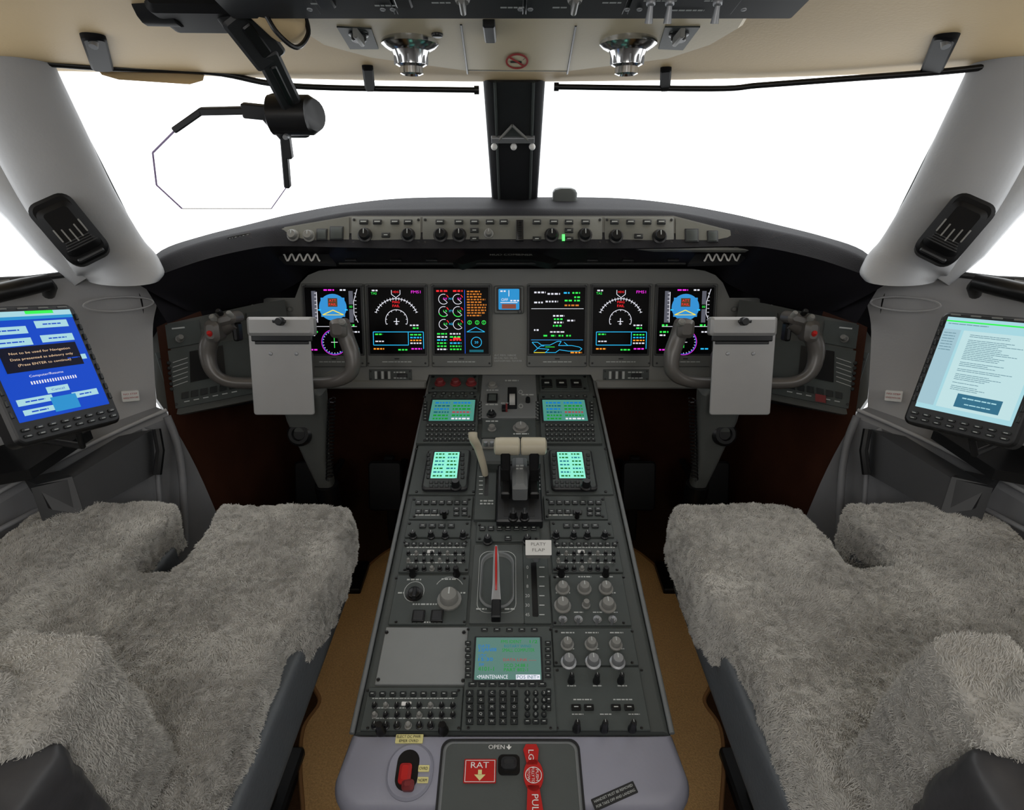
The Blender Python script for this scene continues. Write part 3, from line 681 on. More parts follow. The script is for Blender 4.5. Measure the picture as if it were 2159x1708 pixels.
def cdu(u0,v0,u1,v1,s,lettered):
    mod(u0,v0,u1,v1,MODM,.008,True); z=.008
    b.slab(P,s[0]-4,s[1]-3,s[2]+4,s[3]+3,z,z+.002,DARK,.002,.001); b.slab(P,*s,z+.002,z+.0025,eLX if lettered else eLC,.001,.0002)
    w=s[2]-s[0]; h=s[3]-s[1]; D=P.lin((s[0]+s[2])/2,(s[1]+s[3])/2,z+.003); f=lambda x,y:(s[0]+w*x,s[1]+h*y); zz=z+.003
    if lettered:
        def tt(x,y,hh,st,m,ww): u,v=f(x,y); b.text(P,D,u,v,hh*h*1.15,st,zz,m,w=ww*w)
        tt(.55,.09,.07,'FMS IDENT',eGd,.32); tt(.90,.09,.07,'1/2',eGd,.12)
        tt(.13,.20,.06,'DATE',eCd,.18); tt(.65,.20,.06,'ROTARY WIND',eC2,.42)
        tt(.18,.30,.075,'23JAN08',eCd,.28); tt(.66,.30,.075,'SMALL COMPUTER',eGd,.50)
        tt(.11,.43,.06,'UTC',eCd,.12); tt(.16,.52,.075,'15:30',eCd,.22); tt(.68,.53,.06,'DATA LINK -----',eR2,.5)
        tt(.10,.64,.06,'SW',eCd,.08); tt(.17,.74,.085,'4101-1',eGd,.24); tt(.62,.66,.07,'SCO 24.88.1',eGd,.36); tt(.62,.76,.07,'PART 802-1',eGd,.36)
        tt(.27,.92,.08,'<MAINTENANCE',eW,.46)
        p=f(.62,.87); q=f(.98,.98); b.fr(P,D,p[0],p[1],q[0],q[1],zz-.0002,eW); tt(.80,.925,.07,'POS INIT>',eT,.33)
    else:
        for k,(m1,m2) in enumerate(((eCd,eCd),(eT,eGd),(eCd,eGd),(eT,eR2),(eGd,eGd),(eGd,eW))):
            y=.14+.15*k; p=f(.08,y); b.dash(P,D,p[0],f(.42,y)[0],p[1],h*.07,zz,m1,3,8); b.dash(P,D,f(.5,y)[0],f(.92,y)[0],p[1],h*.07,zz,m2,3,8)
    for k in range(6):
        y=s[1]+h*(.12+.155*k)
        for u in (s[0]-10*w/120-4,s[2]+10*w/120+4): key(u,y,4*w/90,2.6*w/90,KEY,z,.003)
    for k in range(5): key(u0+(u1-u0)*(.22+.14*k),v0+6*w/120,5*w/100,2.6*w/100,KEY,z,.002)
cdu(888,830,1008,934,(908,843,1000,887),False); cdu(1139,830,1260,934,(1145,843,1236,887),False)
for u0 in (897,1148):
    for j in range(4):
        for k in range(11):
            key(u0+5+k*9.6-(j*.6 if u0<1000 else -j*.6),896+j*9.8,3.6,3.1,KEY,.008,.003,True)
cdu(980,1320,1168,1540,(1002,1344,1140,1433),True)
for k in range(8): key(996+k*21,1442,8.5,4.5,KEY,.008,.003)
for j in range(5):
    for k in range(5):
        u=990+k*23.5; v=1460+j*15
        key(u,v,8,6,KEY,.008,.004,False); ch='ABCDEFGHIJKLMNOPQRSTUVWXYZ/'[j*5+k]; b.T(P,u,v,6,ch,LABW,.0123)
    for k in range(3):
        u=1112+k*17.5; v=1460+j*15; ch=('123','456','789','.0-','/ C')[j][k]
        if j<4: b.knob(P,u,v,6,.004,KEY,False,.008,seg=12); b.T(P,u,v,6,ch,LABW,.0123)
        else: key(u,v,7,5,KEY,.008,.004)
for j in range(3): key(1157,1458+j*16,5,7,KEY,.008,.003)
for u0,sc_,kx in ((893,(912,953,966,1008),960),(1158,(1177,953,1231,1008),1237)):
    mod(u0-22 if u0<1000 else u0-10,940,u0+(112 if u0<1000 else 126),1042,MODM,.004)
    b.slab(P,u0+2,946,u0+96,1030,.004,.014,DARK,.010,.003,5); b.slab(P,u0+5,948,u0+93,1027,.014,.0155,MODM,.009,.001,5)
    b.slab(P,sc_[0]-3,sc_[1]-2,sc_[2]+3,sc_[3]+3,.0155,.0165,BLACK,.002,.0005); b.slab(P,*sc_,.0165,.017,eLCW,.001,.0002)
    D=P.lin(sc_[0]+27,980,.0175)
    for k,m in enumerate((eDG,eDG,eC2,eC2,eDG,eC2,eDG)):
        b.dash(P,D,sc_[0]+4,sc_[0]+24,957+k*7.6,3,.0175,m,3,7); b.dash(P,D,sc_[0]+30,sc_[2]-4,957+k*7.6,3,.0175,(eDG,eC2,eDG)[k%3],3,7)
    for k in range(6):
        for uu in (sc_[0]-9,sc_[2]+9): b.slab(P,uu-3.5,955+k*9.3,uu+3.5,961+k*9.3,.0155,.0185,KEY,.001,.001)
    for j in range(2):
        for k in range(5): b.slab(P,u0+12+k*11,1013+j*8,u0+20+k*11,1018+j*8,.0155,.018,KEY,.001,.001)
    b.knob(P,kx,1013,9,.022,KNOBM,False,.0155,True)
for (u0,u1) in ((866,996),(1147,1278)):
    mod(u0,1046,u1,1094); w=(u1-u0)
    for k in range(7): key(u0+16+k*(w-32)/6,1058,6,4); 
    for k in range(3): key(u0+16+k*17,1077,6,4.5)
    kn(u0+w*.54,1078,5,.018,BLACK,False,False); b.slab(P,u0+w*.47,1074,u0+w*.61,1082,.005,.010,KNOBM,.002,.001)
    for j in range(2):
        for k in range(2): key(u0+w*.74+k*17,1072+j*10,6,3.5)
    D=P.lin(u0+w/2,1085,.0053); b.dash(P,D,u0+10,u0+60,1086,2.5,.0053,LABW)
for (u0,u1) in ((856,992),(1160,1292)):
    mod(u0,1097,u1,1132); w=u1-u0
    for k in range(4): key(u0+35+k*20,1107,7,4)
    for k in (.1,.38,.60,.88): kn(u0+w*k,1121,6,.016,KNOBM)
mod(1004,1100,1138,1141)
for k in range(7): key(1017+k*18,1112,6,4.5)
kn(1028,1131,8,.016,KNOBM); key(1071,1133,7,5); kn(1112,1131,8,.016,KNOBM)
def audio(u0,v0,u1,v1):
    mod(u0,v0,u1,v1); w=u1-u0; h=v1-v0
    for k in range(9): key(u0+w*(.08+.105*k),v0+h*.14,w*.032,h*.05)
    for j,y in enumerate((.38,.60,.84)):
        for k in range(8 if j<2 else 7):
            r=w*(.024 if j<2 else .030); m=KNOBG if (k+j)%4==1 else KNOBM
            kn(u0+w*(.10+.115*k),v0+h*y,r,.008,m,True,True)
        b.dash(P,P.lin(u0+w/2,v0+h*(y-.11),.0053),u0+w*.08,u1-w*.08,v0+h*(y-.12),2.2,.0053,LABW,4,9)
    kn(u0+w*.15,v0+h*.86,w*.042,.022,BLACK,False,True); kn(u1-w*.2,v0+h*.86,w*.042,.022,BLACK,False,True)
    b.slab(P,u0+w*.38,v0+h*.33,u0+w*.48,v0+h*.42,.005,.007,WHITE,.001,.0005)
audio(846,1136,990,1206); audio(1163,1136,1308,1206); audio(768,1449,974,1540)
mod(828,1212,986,1316)
D=P.lin(873,1247,.0053); b.arc(P,D,873,1247,21,0,360,1.2,.0053,LABW,20)
kn(873,1247,14,.008,BLACK,False); b.slab(P,869,1238,877,1256,.012,.022,KNOBM,.001,.001)
kn(946,1251,20,.020,KNOBG); b.arc(P,P.lin(946,1251,.0053),946,1248,32,30,150,1.2,.0053,LABW,12)
for u in (882,921): key(u,1297,13,12,BLACK,.005,.006,False); b.slab(P,u-10,1287,u+10,1307,.011,.012,DARK,.001,.0005)
for u,v,w_ in ((873,1222,30),(946,1221,30),(900,1274,60),(900,1312,60),(845,1250,12),(976,1250,10)): lab(u,v,w_)
mod(1163,1210,1322,1318)
for u in (1187,1233,1279): kn(u,1232,12,.014,KNOBG); lab(u,1216,28,2.5)
for u in (1187,1283): kn(u,1267,14,.016,KNOBG); lab(u,1250,30,2.5)
kn(1237,1267,7,.014,KNOBG,False)
for u in (1187,1220,1260,1292):
    kn(u,1303,7,.004,METAL,False); kn(u,1302,3.5,.018,METAL,False,False); lab(u,1291,20,2.2)
mod(802,1322,984,1443,BLANK,.004,False)
for u,v in ((815,1332),(978,1332),(797,1432),(976,1434)): b.knob(P,u,v,4,.002,BLACK,False,.004,seg=8)
mod(1166,1324,1340,1402)
for u in (1197,1248,1300): kn(u,1350,11,.014,KNOBG); lab(u,1334,28,2.5)
for u in (1200,1252,1304): kn(u,1386,13,.016,METAL); lab(u,1368,24,2.2)
mod(1168,1406,1360,1540)
for u in (1206,1260,1312): kn(u,1422,6,.022,KNOBM); lab(u,1446,20,2.5)
for u in (1215,1242,1299,1327): key(u,1490,10,6,BLACK)
for u in (1229,1313): lab(u,1475,40,2.5)
for u in (1218,1277,1337): kn(u,1522,7,.024,KNOBM); lab(u,1506,24,2.2)
b.build(root)
b=B('alternate_gear_recess')
b.slab(P,994,1148,1104,1314,0,.004,PEDM,.002,.001)
b.slab(P,1008,1162,1088,1292,.004,.0045,LABW,.018,.0002,6); b.slab(P,1009,1163,1087,1291,.004,.0052,MODM,.018,.0002,6)
a,c,w_,h_=P.rect(1012,1166,1084,1284,.006)
R=[]
for s_,z_ in ((1,.0052),(1,.008),(.93,.0085),(.86,.004),(.7,-.0)): R.append([P.pt(a+x*s_,c+y*s_,z_+.001) for x,y in rring(w_,h_,.025,7)])
b.loft(R,PEDL,False); b.add(R[-1],[tuple(range(len(R[-1])))],KNOBG)
b.slab(P,1036,1262,1056,1300,.004,.020,KNOBM,.002,.002)
for s_ in (1018,1078): b.dash(P,P.lin(s_,1284,.0058),s_-14,s_+8,1284,3,.0058,LABW)
b.build(root)
b=B('flap_slot')
b.slab(P,1104,1150,1158,1314,0,.005,MODM,.002,.001); b.slab(P,1121,1186,1133,1300,.005,.0055,BLACK,.002,.0001)
for k,t_ in enumerate(('0','1','8','20','30','45')):
    b.T(P,1112,1196+k*20,7,t_,LABW,.0058); b.fr(P,P.lin(1143,1196+k*20,.0058),1137,1195+k*20,1148,1197+k*20,.0058,LABW)
b.build(root)
b=B('aft_plate_details')
b.slab(P,814,1566,912,1688,0,.005,AFTM,.03,.003,7); 
a,c,w_,h_=P.rect(835,1580,882,1668,.006); b.lslab(P,a,c,w_,h_,.004,.0060,BLACK,.016,.0005,6)
b.slab(P,840,1606,866,1650,.0060,.014,RED,.004,.004); b.slab(P,846,1640,872,1664,.0060,.016,REDK,.004,.004)
b.slab(P,834,1548,892,1567,0,.002,YEL,.001,.0002); b.T(P,862,1553,6,'ELECT DC PWR',DARK,.0025,w=50); b.T(P,862,1562,6,'EMER OVRD',DARK,.0025,w=40)
b.slab(P,882,1613,905,1627,.005,.0065,YEL,.001,.0002); b.T(P,893,1620,7,'OVRD',DARK,.007,w=18)
b.slab(P,880,1638,903,1651,.005,.0065,YEL,.001,.0002); b.T(P,891,1645,7,'NORM',DARK,.007,w=18)
b.slab(P,922,1557,1230,1760,0,.002,DARK,.014,.001,6); b.slab(P,927,1562,1225,1756,.002,.006,PEDL,.012,.002,6); b.slab(P,934,1568,1218,1750,.006,.007,PEDM,.010,.0005,6)
z=.0075
b.T(P,1047,1575,9,'OPEN',WHITE,z,w=34); D=P.lin(1073,1575,z); b.line(P,D,(1073,1570),(1073,1575),3,z,WHITE); b.flat(P,D,[(1067,1574),(1079,1574),(1073,1581)],z,WHITE)
b.slab(P,1050,1590,1096,1634,.007,.009,BLACK,.006,.001,5); b.slab(P,1056,1592,1090,1618,.009,.018,DARK,.006,.005,5)
b.slab(P,978,1600,1046,1651,.007,.009,RED,.001,.0005); z=.0095; D=P.lin(1012,1626,z)
for p,q in (((981,1603),(1043,1603)),((1043,1603),(1043,1648)),((1043,1648),(981,1648)),((981,1648),(981,1603))): b.line(P,D,p,q,1.2,z,WHITE)
b.T(P,1012,1613,13,'RAT',WHITE,z,w=38); b.fr(P,D,1008,1623,1016,1634,z,YEL); b.flat(P,D,[(1000,1633),(1024,1633),(1012,1646)],z,YEL)
def hp(pts,z0,z1,m):
    L=[P.lin(1125,1640,z1)(u,v) for u,v in pts]; b.loft([[P.pt(a,c,z0) for a,c in L],[P.pt(a,c,z1) for a,c in L]],m)
hp([(1110,1566),(1133,1566),(1138,1578),(1134,1612),(1112,1612),(1104,1578)],.007,.012,RED)
hp([(1125+21*cos(2*pi*i/24),1634+34*sin(2*pi*i/24)) for i in range(24)],.007,.012,RED)
hp([(1112,1655),(1136,1655),(1146,1730),(1108,1730)],.007,.012,RED)
z=.0125; D=P.lin(1125,1640,z)
b.arc(P,D,1125,1634,17,0,360,1.4,z,WHITE,24)
b.text(P,D,1121,1590,12,'LG',z,WHITE,w=22,rot=-90)
b.text(P,D,1133,1634,6,'PUSH',z,WHITE,w=24,rot=-90); b.text(P,D,1124,1634,6,'FULLY TO',z,WHITE,w=32,rot=-90); b.text(P,D,1115,1634,6,'STOW',z,WHITE,w=24,rot=-90)
b.text(P,D,1127,1696,14,'PULL',z,WHITE,w=44,rot=-90)
a,c=P.loc(1296,1678,.001)
S=Surf(P.pt(a,c,0),P.X*cos(radians(20))+P.Y*sin(radians(20)),-P.X*sin(radians(20))+P.Y*cos(radians(20)))
b.lslab(S,0,0,.062,.014,0,.001,DARK,.001,.0002); DD=lambda u,v:(u,-v)
b.text(S,DD,0,-.003,.0032,'HANDSET MUST BE REMOVED',.0014,LABW,w=.056); b.text(S,DD,0,.003,.0032,'FOR TAKE OFF AND LANDING',.0014,LABW,w=.056)
b.build(root)

b=B('thrust_lever_quadrant')
b.slab(P,1004,925,1048,1094,0,.010,MODM,.003,.002)
b.slab(P,1048,945,1141,1098,0,.022,KNOBM,.004,.003)
b.slab(P,1010,940,1140,975,0,.030,PEDM,.006,.005)
b.slab(P,1022,1000,1030,1045,.010,.0105,BLACK,.001,.0001); b.dash(P,P.lin(1014,1060,.0112),1012,1040,1056,3,.0112,LABW); b.dash(P,P.lin(1014,1060,.0112),1012,1040,1062,3,.0112,LABW)
for k in range(5): b.fr(P,P.lin(1014,1005+k*9,.0112),1010,1004+k*9,1018,1006+k*9,.0112,LABW)
for u in (1068,1120): b.slab(P,u-5,975,u+5,1088,.022,.0225,BLACK,.001,.0001)
b.dash(P,P.lin(1094,1050,.0226),1080,1110,1050,3,.0226,LABW)
def Q(u,v,h): a,c=P.loc(u,v,h); return P.pt(a,c,h)
for sx in (-1,1):
    u=1096+sx*30
    A0=Q(u,1020,.02); A1=Q(u+sx*1,985,.06); A2=Q(u-sx*1,948,.095)
    for p,q in ((A0,A1),(A1,A2)):
        X=V(1,0,0); d_=(q-p); b.obox((p+q)/2,X,d_,None,.020,d_.length+.01,.026,BLACK,.003,.003)
    h0=Q(1097,941,.10); cl=[h0+V(sx*x,0,0) for x in (.001,.004,.04,.050,.053)]
    b.tube(cl,[.015,.0185,.0185,.0175,.012],BEIGE,18)
    b.tube([A2+V(0,0,-.002),h0+V(sx*.026,0,0)],.011,BLACK,10)
    b.knob(P,1094+sx*12,1079,8,.020,BLACK,False,.022,True); b.slab(P,1094+sx*12-3,1070,1094+sx*12+3,1082,.03,.048,KNOBM,.001,.001)
    b.slab(P,u-10,1000,u+10,1040,.022,.038,BLACK,.003,.003)
b.slab(P,1080,960,1112,1026,.022,.060,PEDL,.004,.008)
b.dash(P,P.lin(1096,985,.0606),1088,1104,982,3,.0606,LABW); b.dash(P,P.lin(1096,985,.0606),1088,1104,988,3,.0606,LABW)
for k in range(6): b.dash(P,P.lin(1132,1000,.0226),1128,1138,990+k*8,2,.0226,LABW)
ob=b.build(root)
b=B('speed_brake_lever')
pts=[Q(1024,1008,.0),Q(1020,985,.03),Q(1008,945,.07),Q(998,925,.095),Q(997,912,.105)]
b.tube(catline(pts,4),[.006+.0035*min(1,i/10) for i in range(17)],BEIGE,12)
b.slab(P,1016,924,1044,944,.01,.035,KNOBG,.002,.002); b.knob(P,1024,932,5,.010,METAL,False,.035); b.knob(P,1037,932,5,.010,METAL,False,.035)
b.build(root)
b=B('alternate_gear_lever')
R=[]
for (v,w_,h_) in ((1150,.006,.045),(1170,.010,.045),(1230,.012,.032),(1262,.016,.016),(1290,.013,.012)):
    a,c=P.loc(1046,v,h_); R.append([P.pt(a+w_/2*x,c,h_+z_) for x,z_ in ((-1,-.008),(-1,-.001),(-.5,.001),(.5,.001),(1,-.001),(1,-.008))])
b.loft(R,METAL)
R=[]
for (v,h_) in ((1152,.0465),(1170,.0465),(1230,.0335),(1244,.026)):
    a,c=P.loc(1046,v,h_); R.append([P.pt(a-.0018,c,h_-.001),P.pt(a+.0018,c,h_-.001),P.pt(a+.0018,c,h_+.0005),P.pt(a-.0018,c,h_+.0005)])
b.loft(R,RED); b.build(root)
b=B('flap_lever')
a,c=P.loc(1135,1148,.05)
b.obox(P.pt(a,c,.036),P.X,P.Y,None,.044,.020,.024,KNOBG,.004,.004)
b.obox(P.pt(a-.003,c+.003,.018),P.X,P.Y,None,.012,.012,.034,METAL)
S=Surf(P.pt(a,c-.007,.050),P.X,P.Y*.8+P.N*.6); b.lslab(S,0,0,.046,.026,-.001,.0005,WHITE,.001,.0002)
DD=lambda u,v:(u,-v); b.text(S,DD,0,-.006,.0055,'PLATY',.001,KNOBG,w=.026); b.text(S,DD,0,.004,.0055,'FLAP',.001,KNOBG,w=.022)
b.build(root)

# ================================================================= yokes + clipboards
for sgn in (False,True):
    b=B('control_yoke',sgn)
    def C(*a): return [W(*p) for p in a]
    lp=catline(C((600,805,1.27),(530,808,1.26),(480,804,1.25),(449,784,1.24),(438,745,1.235),(446,712,1.23),(470,690,1.225),(492,676,1.22)),5)
    n=len(lp); b.tube(lp,[.013+.006*min(1,max(0,(i-12)/10)) for i in range(n)],YOKE,14)
    rp=catline(C((600,808,1.27),(665,808,1.26),(712,803,1.25),(741,784,1.24),(742,748,1.235),(730,712,1.23),(721,684,1.22)),5)
    b.tube(rp,[.013+.005*min(1,max(0,(i-10)/10)) for i in range(len(rp))],YOKE,14)
    b.obox(W(474,674,1.215),V(1,0,.25),V(-.15,.2,1),None,.066,.026,.040,YOKE,.012,.008,5)
    b.obox(W(716,692,1.215),V(1,0,0),V(-.05,.2,1),None,.036,.040,.040,YOKE,.010,.008,5)
    b.obox(W(452,698,1.205),V(1,0,0),V(-.25,.2,1),None,.032,.046,.036,YOKE,.012,.008,5)
    b.obox(W(500,700,1.23),V(1,0,0),V(-.3,.2,1),None,.014,.040,.02,BLACK,.005,.004,5)
    for u,v,r,m in ((443,704,.006,RED),(449,670,.007,KNOBG),(462,658,.006,BLACK),(484,662,.006,KNOBG)):
        c=W(u,v,1.19); S=Surf(c,V(1,0,0),V(0,.7,.7)); b.loft([[S.pt(r*k*cos(2*pi*i/12),r*k*sin(2*pi*i/12),z) for i in range(12)] for k,z in ((1,-.02),(1,.004),(.7,.007))],m)
    c=W(722,680,1.195); S=Surf(c,V(1,0,0),V(0,.7,.7)); b.loft([[S.pt(.008*k*cos(2*pi*i/12),.008*k*sin(2*pi*i/12),z) for i in range(12)] for k,z in ((1,-.01),(1,.003),(.6,.006))],KNOBG)
    b.obox(W(603,790,1.28),V(1,0,0),V(0,.3,1),None,.11,.12,.06,YOKE,.02,.01,5)
    def cr_(u,v,d,w,dp): c=W(u,v,d); return [c+V(x,y,0) for x,y in rring(w,dp,.012,4)]
    b.loft([cr_(600,770,1.31,.06,.05),cr_(640,825,1.33,.10,.06),cr_(650,880,1.37,.09,.06),cr_(668,960,1.42,.055,.05),cr_(688,1020,1.46,.04,.04)],SIDEP)
    bt=W(688,1020,1.46); b.tube([bt,V(bt.x,bt.y+.02,FLZ)],.03,BLACK,12); b.obox(V(bt.x,bt.y+.02,FLZ+.012),V(1,0,0),V(0,1,0),None,.12,.12,.024,BLACK)
    c=W(632,915,1.36); S=Surf(c,V(1,0,0),V(0,.4,1)); b.loft([[S.pt(.03*k*cos(2*pi*i/20),.03*k*sin(2*pi*i/20),z) for i in range(20)] for k,z in ((1,-.04),(1,.004),(.8,.010),(.55,.010),(.45,.004))],BLACK)
    P_=[]
    for i in range(160):
        t_=i/159; c=W(700-6*t_,840+170*t_,1.36+.06*t_); a=i*.9; P_.append(c+V(.008*cos(a),.008*sin(a),0))
    b.tube(P_,.002,BLACK,5)
    b.build()
    b=B('clipboard',sgn)
    O=W(595,780,1.20); S=Surf(O,V(1,0,0),V(0,.28,.96))
    b.slab(S,529,700,658,875,-.004,0,CLIPM,.006,.0015,4)
    a,c,w_,h_=S.rect(519,668,660,708,.01)
    b.lslab(S,a,c,w_,h_,-.012,.012,CLIPM,.006,.006,4)
    b.slab(S,529,706,657,720,.0,.006,KNOBM,.002,.002); b.slab(S,537,720,650,726,.0,.004,DARK,.001,.001)
    b.knob(S,586,678,9,.016,KNOBM,False,.012); b.slab(S,573,674,600,681,.012,.02,KNOBM,.002,.002)
    for u in (570,624): b.knob(S,u,746,4,.002,METAL,False,0,seg=10)
    b.obox(S.pt(0,-.0,-.03),S.X,S.Y,None,.04,.05,.05,DARK)
    b.build()
    b=B('rudder_pedals',sgn)
    for x in (-.60,-.38):
        b.obox(V(x,1.42,.42),V(1,0,0),V(0,.35,.95),None,.10,.15,.02,BLACK,.012,.005); b.tube([V(x,1.45,.42),V(x,1.6,.34),V(x,1.70,.34)],.012,DARK,8)
        b.obox(V(x,1.47,.34),V(1,0,0),V(0,.2,.98),None,.03,.28,.02,BLACK)
        for k in range(4): b.obox(V(x,1.408+.01*k*.9,.385+.025*k),V(1,0,0),V(0,.35,.95),None,.08,.005,.006,DARK,.001,.001)
    b.build()

# ================================================================= overhead
b=B('overhead_pod')
L=[CE.loc(u,v,.012) for u,v in [(585,-120),(600,10),(625,60),(680,95),(780,122),(985,150),(1085,153),(1195,151),(1410,124),(1500,95),(1560,60),(1590,10),(1610,-120)]]
def off(L,k):
    cx=sum(p[0] for p in L)/len(L); cy=sum(p[1] for p in L)/len(L); return [(cx+(p[0]-cx)*k,cy+(p[1]-cy)*k) for p in L]
b.loft([[CE.pt(x,y,-.004) for x,y in off(L,1.02)],[CE.pt(x,y,.008) for x,y in off(L,1.01)],[CE.pt(x,y,.012) for x,y in off(L,.99)]],CREAM2)
for u0,v0,u1,v1 in ((972,52,986,156),(1214,55,1196,156)): 
    p=CE.loc(u0,v0,.0125);q=CE.loc(u1,v1,.0125); b.tube([CE.pt(p[0],p[1],.0118),CE.pt(q[0],q[1],.0118)],.0019,KNOBM,6)
p=CE.loc(985,148,.012);q=CE.loc(1196,150,.012); b.tube([CE.pt(p[0],p[1],.0118),CE.pt(q[0],q[1],.0118)],.0012,KNOBG,6)
for (us,kx) in (([(710,58),(783,62),(798,104),(738,104)],757),([(1402,58),(1476,58),(1440,106),(1388,104)],1430)):
    b.prism(CE,us,.012,.014,MODM); b.knob(CE,kx,88,16,.010,KNOBM,False,.014,True); b.slab(CE,kx-5,80,kx+5,100,.02,.032,KNOBG,.001,.002)
    b.dash(CE,CE.lin(kx,70,.0145),kx-18,kx+18,68,2.5,.0145,LABW)
b.knob(CE,922,78,12,.004,BLACK,False,.012); b.slab(CE,1020,58,1045,92,.012,.022,DARK,.002,.002)
b.build(ang=30)
for u in (865,1324):
    b=B('air_vent')
    a,c=CE.loc(u,102,.02); tilt=(CE.N+V(0.0 if u<1000 else .12,.10,0)).normalized(); O=CE.pt(a,c,.012)
    S=Surf(O,V(1,0,0),tilt.cross(V(1,0,0))); 
    if S.N.dot(CE.N)<0: S=Surf(O,V(1,0,0),-tilt.cross(V(1,0,0)))
    pr=[(.044,-.006),(.044,.003),(.038,.008),(.029,.012),(.025,.022),(.024,.030),(.018,.033),(.018,.042),(.013,.044),(.010,.038)]
    b.loft([[S.pt(r*cos(2*pi*i/32),r*sin(2*pi*i/32),z) for i in range(32)] for r,z in pr],CHROME)
    for k in range(12):
        a_=2*pi*k/12; b.obox(S.pt(.025*cos(a_),.025*sin(a_),.024),S.X*-sin(a_)+S.Y*cos(a_),S.N,None,.003,.011,.003,METAL,.0005,.0005)
    b.build()
b=B('no_smoking_sign')
z=.0135; D=CE.lin(1090,130,z)
b.disc(CE,D,1090,130,22,.0128,CREAM2,28,15)
P0=[(1090+22*cos(2*pi*i/32),130+15*sin(2*pi*i/32)) for i in range(33)]
for i in range(32): b.line(CE,D,P0[i],P0[i+1],4,z,RED)
b.fr(CE,D,1076,129,1100,133,z,BLACK); b.line(CE,D,(1102,127),(1106,123),1.2,z,BLACK); b.line(CE,D,(1075,121),(1105,139),4,z+.0003,RED)
b.build()
b=B('overhead_switch_panel')
a0=CE.loc(1080,46,.03)[1]
S=Surf(CE.pt(0,a0,.028),V(1,0,0),V(0,-cos(radians(14)),sin(radians(14))))
b.lslab(S,0,.30,.73,.60,-.04,.0,DARK,.006,.004)
for u0,u1 in ((645,815),(820,1105),(1110,1330),(1340,1576)): 
    b.slab(S,u0,-60,u1,32,0,.005,DARK,.001,.001); screws(b,S,u0+8,-40,u1-8,22,.005,6,METAL)
for u in (975,1212): b.knob(S,u,6,17,.020,KNOBG,False,.005,True); b.slab(S,u-6,6,u+6,36,.02,.032,KNOBG,.002,.002)
for u in (1372,1412,1513): 
    b.knob(S,u,12,10,.006,METAL,False,.005); 
    a,c=S.loc(u,12,.01); b.tube([S.pt(a,c,.01),S.pt(a,c-.008,.026)],[.003,.005],METAL,10)
for u,v,w_ in ((680,8,50),(815,12,50),(930,6,40),(1080,16,50),(1180,16,30),(1290,6,40),(1392,2,70),(1450,22,70),(1500,2,30)): b.dash(S,S.lin(u,v,.0056),u-w_/2,u+w_/2,v,3,.0056,LABW,6,16)
for u in (664,830): b.slab(S,u,-12,u+36,20,.005,.012,BLACK,.002,.002)
b.build()
def rail(right):
    b=B('sun_visor_rail')
    if not right: pp=((-80,116,.84),(0,124,.88),(200,142,.95),(440,152,1.02),(570,176,1.06),(700,185,1.09),(1005,190,1.12))
    else: pp=((1172,183,1.12),(1500,187,1.08),(1600,180,1.06),(1760,168,1.01),(2000,150,.93),(2159,130,.88),(2240,118,.85))
    P_=[W(*p) for p in pp]
    b.tube(catline(P_,6),.0052,BLACK,10)
    if not right: b.tube([W(1000,190,1.12),W(1010,190,1.12)],.008,BLACK,10)
    else: b.tube([W(1168,183,1.12),W(1178,183,1.12)],.008,BLACK,10)
    for u,v,u2,v2,d in (((197,80,215,140,.93),(775,142,780,186,1.09)) if not right else ((1994,80,1965,146,.93),(1404,146,1402,186,1.09))):
        big=d<1
        c2=W(u2,v2,d+.01)
        r=ray(u,v); best=None
        for i in range(300):
            dd=.5+i*.003; p=CAM+r*dd
            if p.z>=cz(p.x,max(0,Hy(p.x)-p.y))-.004: best=p; break
        c1=best or W(u,v,d-.05)
        k=.016 if big else .010
        b.obox((c1+c2)/2,(c2-c1).cross(CAM-c1),(c2-c1),None,k*2,(c2-c1).length+(.026 if big else .008),.012,MBLK,.012 if big else .006,.003,5)
        if big: b.tube([c1+V(0,0,-.002),c1+V(0,-.006,-.012)],.006,METAL,10)
    b.build()
rail(False); rail(True)
b=B('sun_visor'); P_=[(205,146,.97),(430,156,1.03),(428,170,1.02),(400,178,1.01),(250,168,.98),(215,158,.97)]
f_=[W(*p) for p in P_]; b.loft([f_,[p+V(0,.012,.012) for p in f_]],CREAM); b.build()

b=B('head_up_display')
b.obox(W(440,-2,.74),V(1,.05,0),V(0,.2,1),None,.14,.055,.07,MBLK,.012,.008,5)
b.tube([W(300,2,.74),W(372,4,.74)],.028,MBLK,16); b.tube([W(545,-10,.72),W(600,40,.76),W(625,60,.79)],[.028,.03,.02],CREAM,14)
pts=[W(500,30,.74),W(560,110,.80),W(612,215,.90)]
for p,q,w_ in ((pts[0],pts[1],.050),(pts[1],pts[2],.034)):
    d_=q-p; S=Surf((p+q)/2,d_.cross(CAM-p),d_); b.lslab(S,0,0,w_,d_.length+.02,-.015,.015,DARK,.006,.004)
    b.lslab(S,0,0,w_*.3,d_.length*.8,.015,.018,BLACK,.003,.002)
b.tube(catline([W(560,30,.72),W(585,70,.73),W(625,100,.75),W(650,70,.77),W(640,25,.76)],6),.0032,BLACK,8)
c=W(617,243,.92); b.tube([c+V(-.038,0,0),c+V(-.034,0,0),c+V(.030,0,0),c+V(.038,-.004,0)],[.022,.030,.030,.024],BLACK,20)
b.obox(c+V(-.01,.01,0),V(1,0,0),V(0,.3,1),None,.055,.055,.05,DARK,.01,.006)
hd=.95
S=Surf(W(470,330,hd),V(1,.0,0),V(0,-.25,.97))
def hs(u,v,z=0): a,c=S.loc(u,v,z); return S.pt(a,c,z)
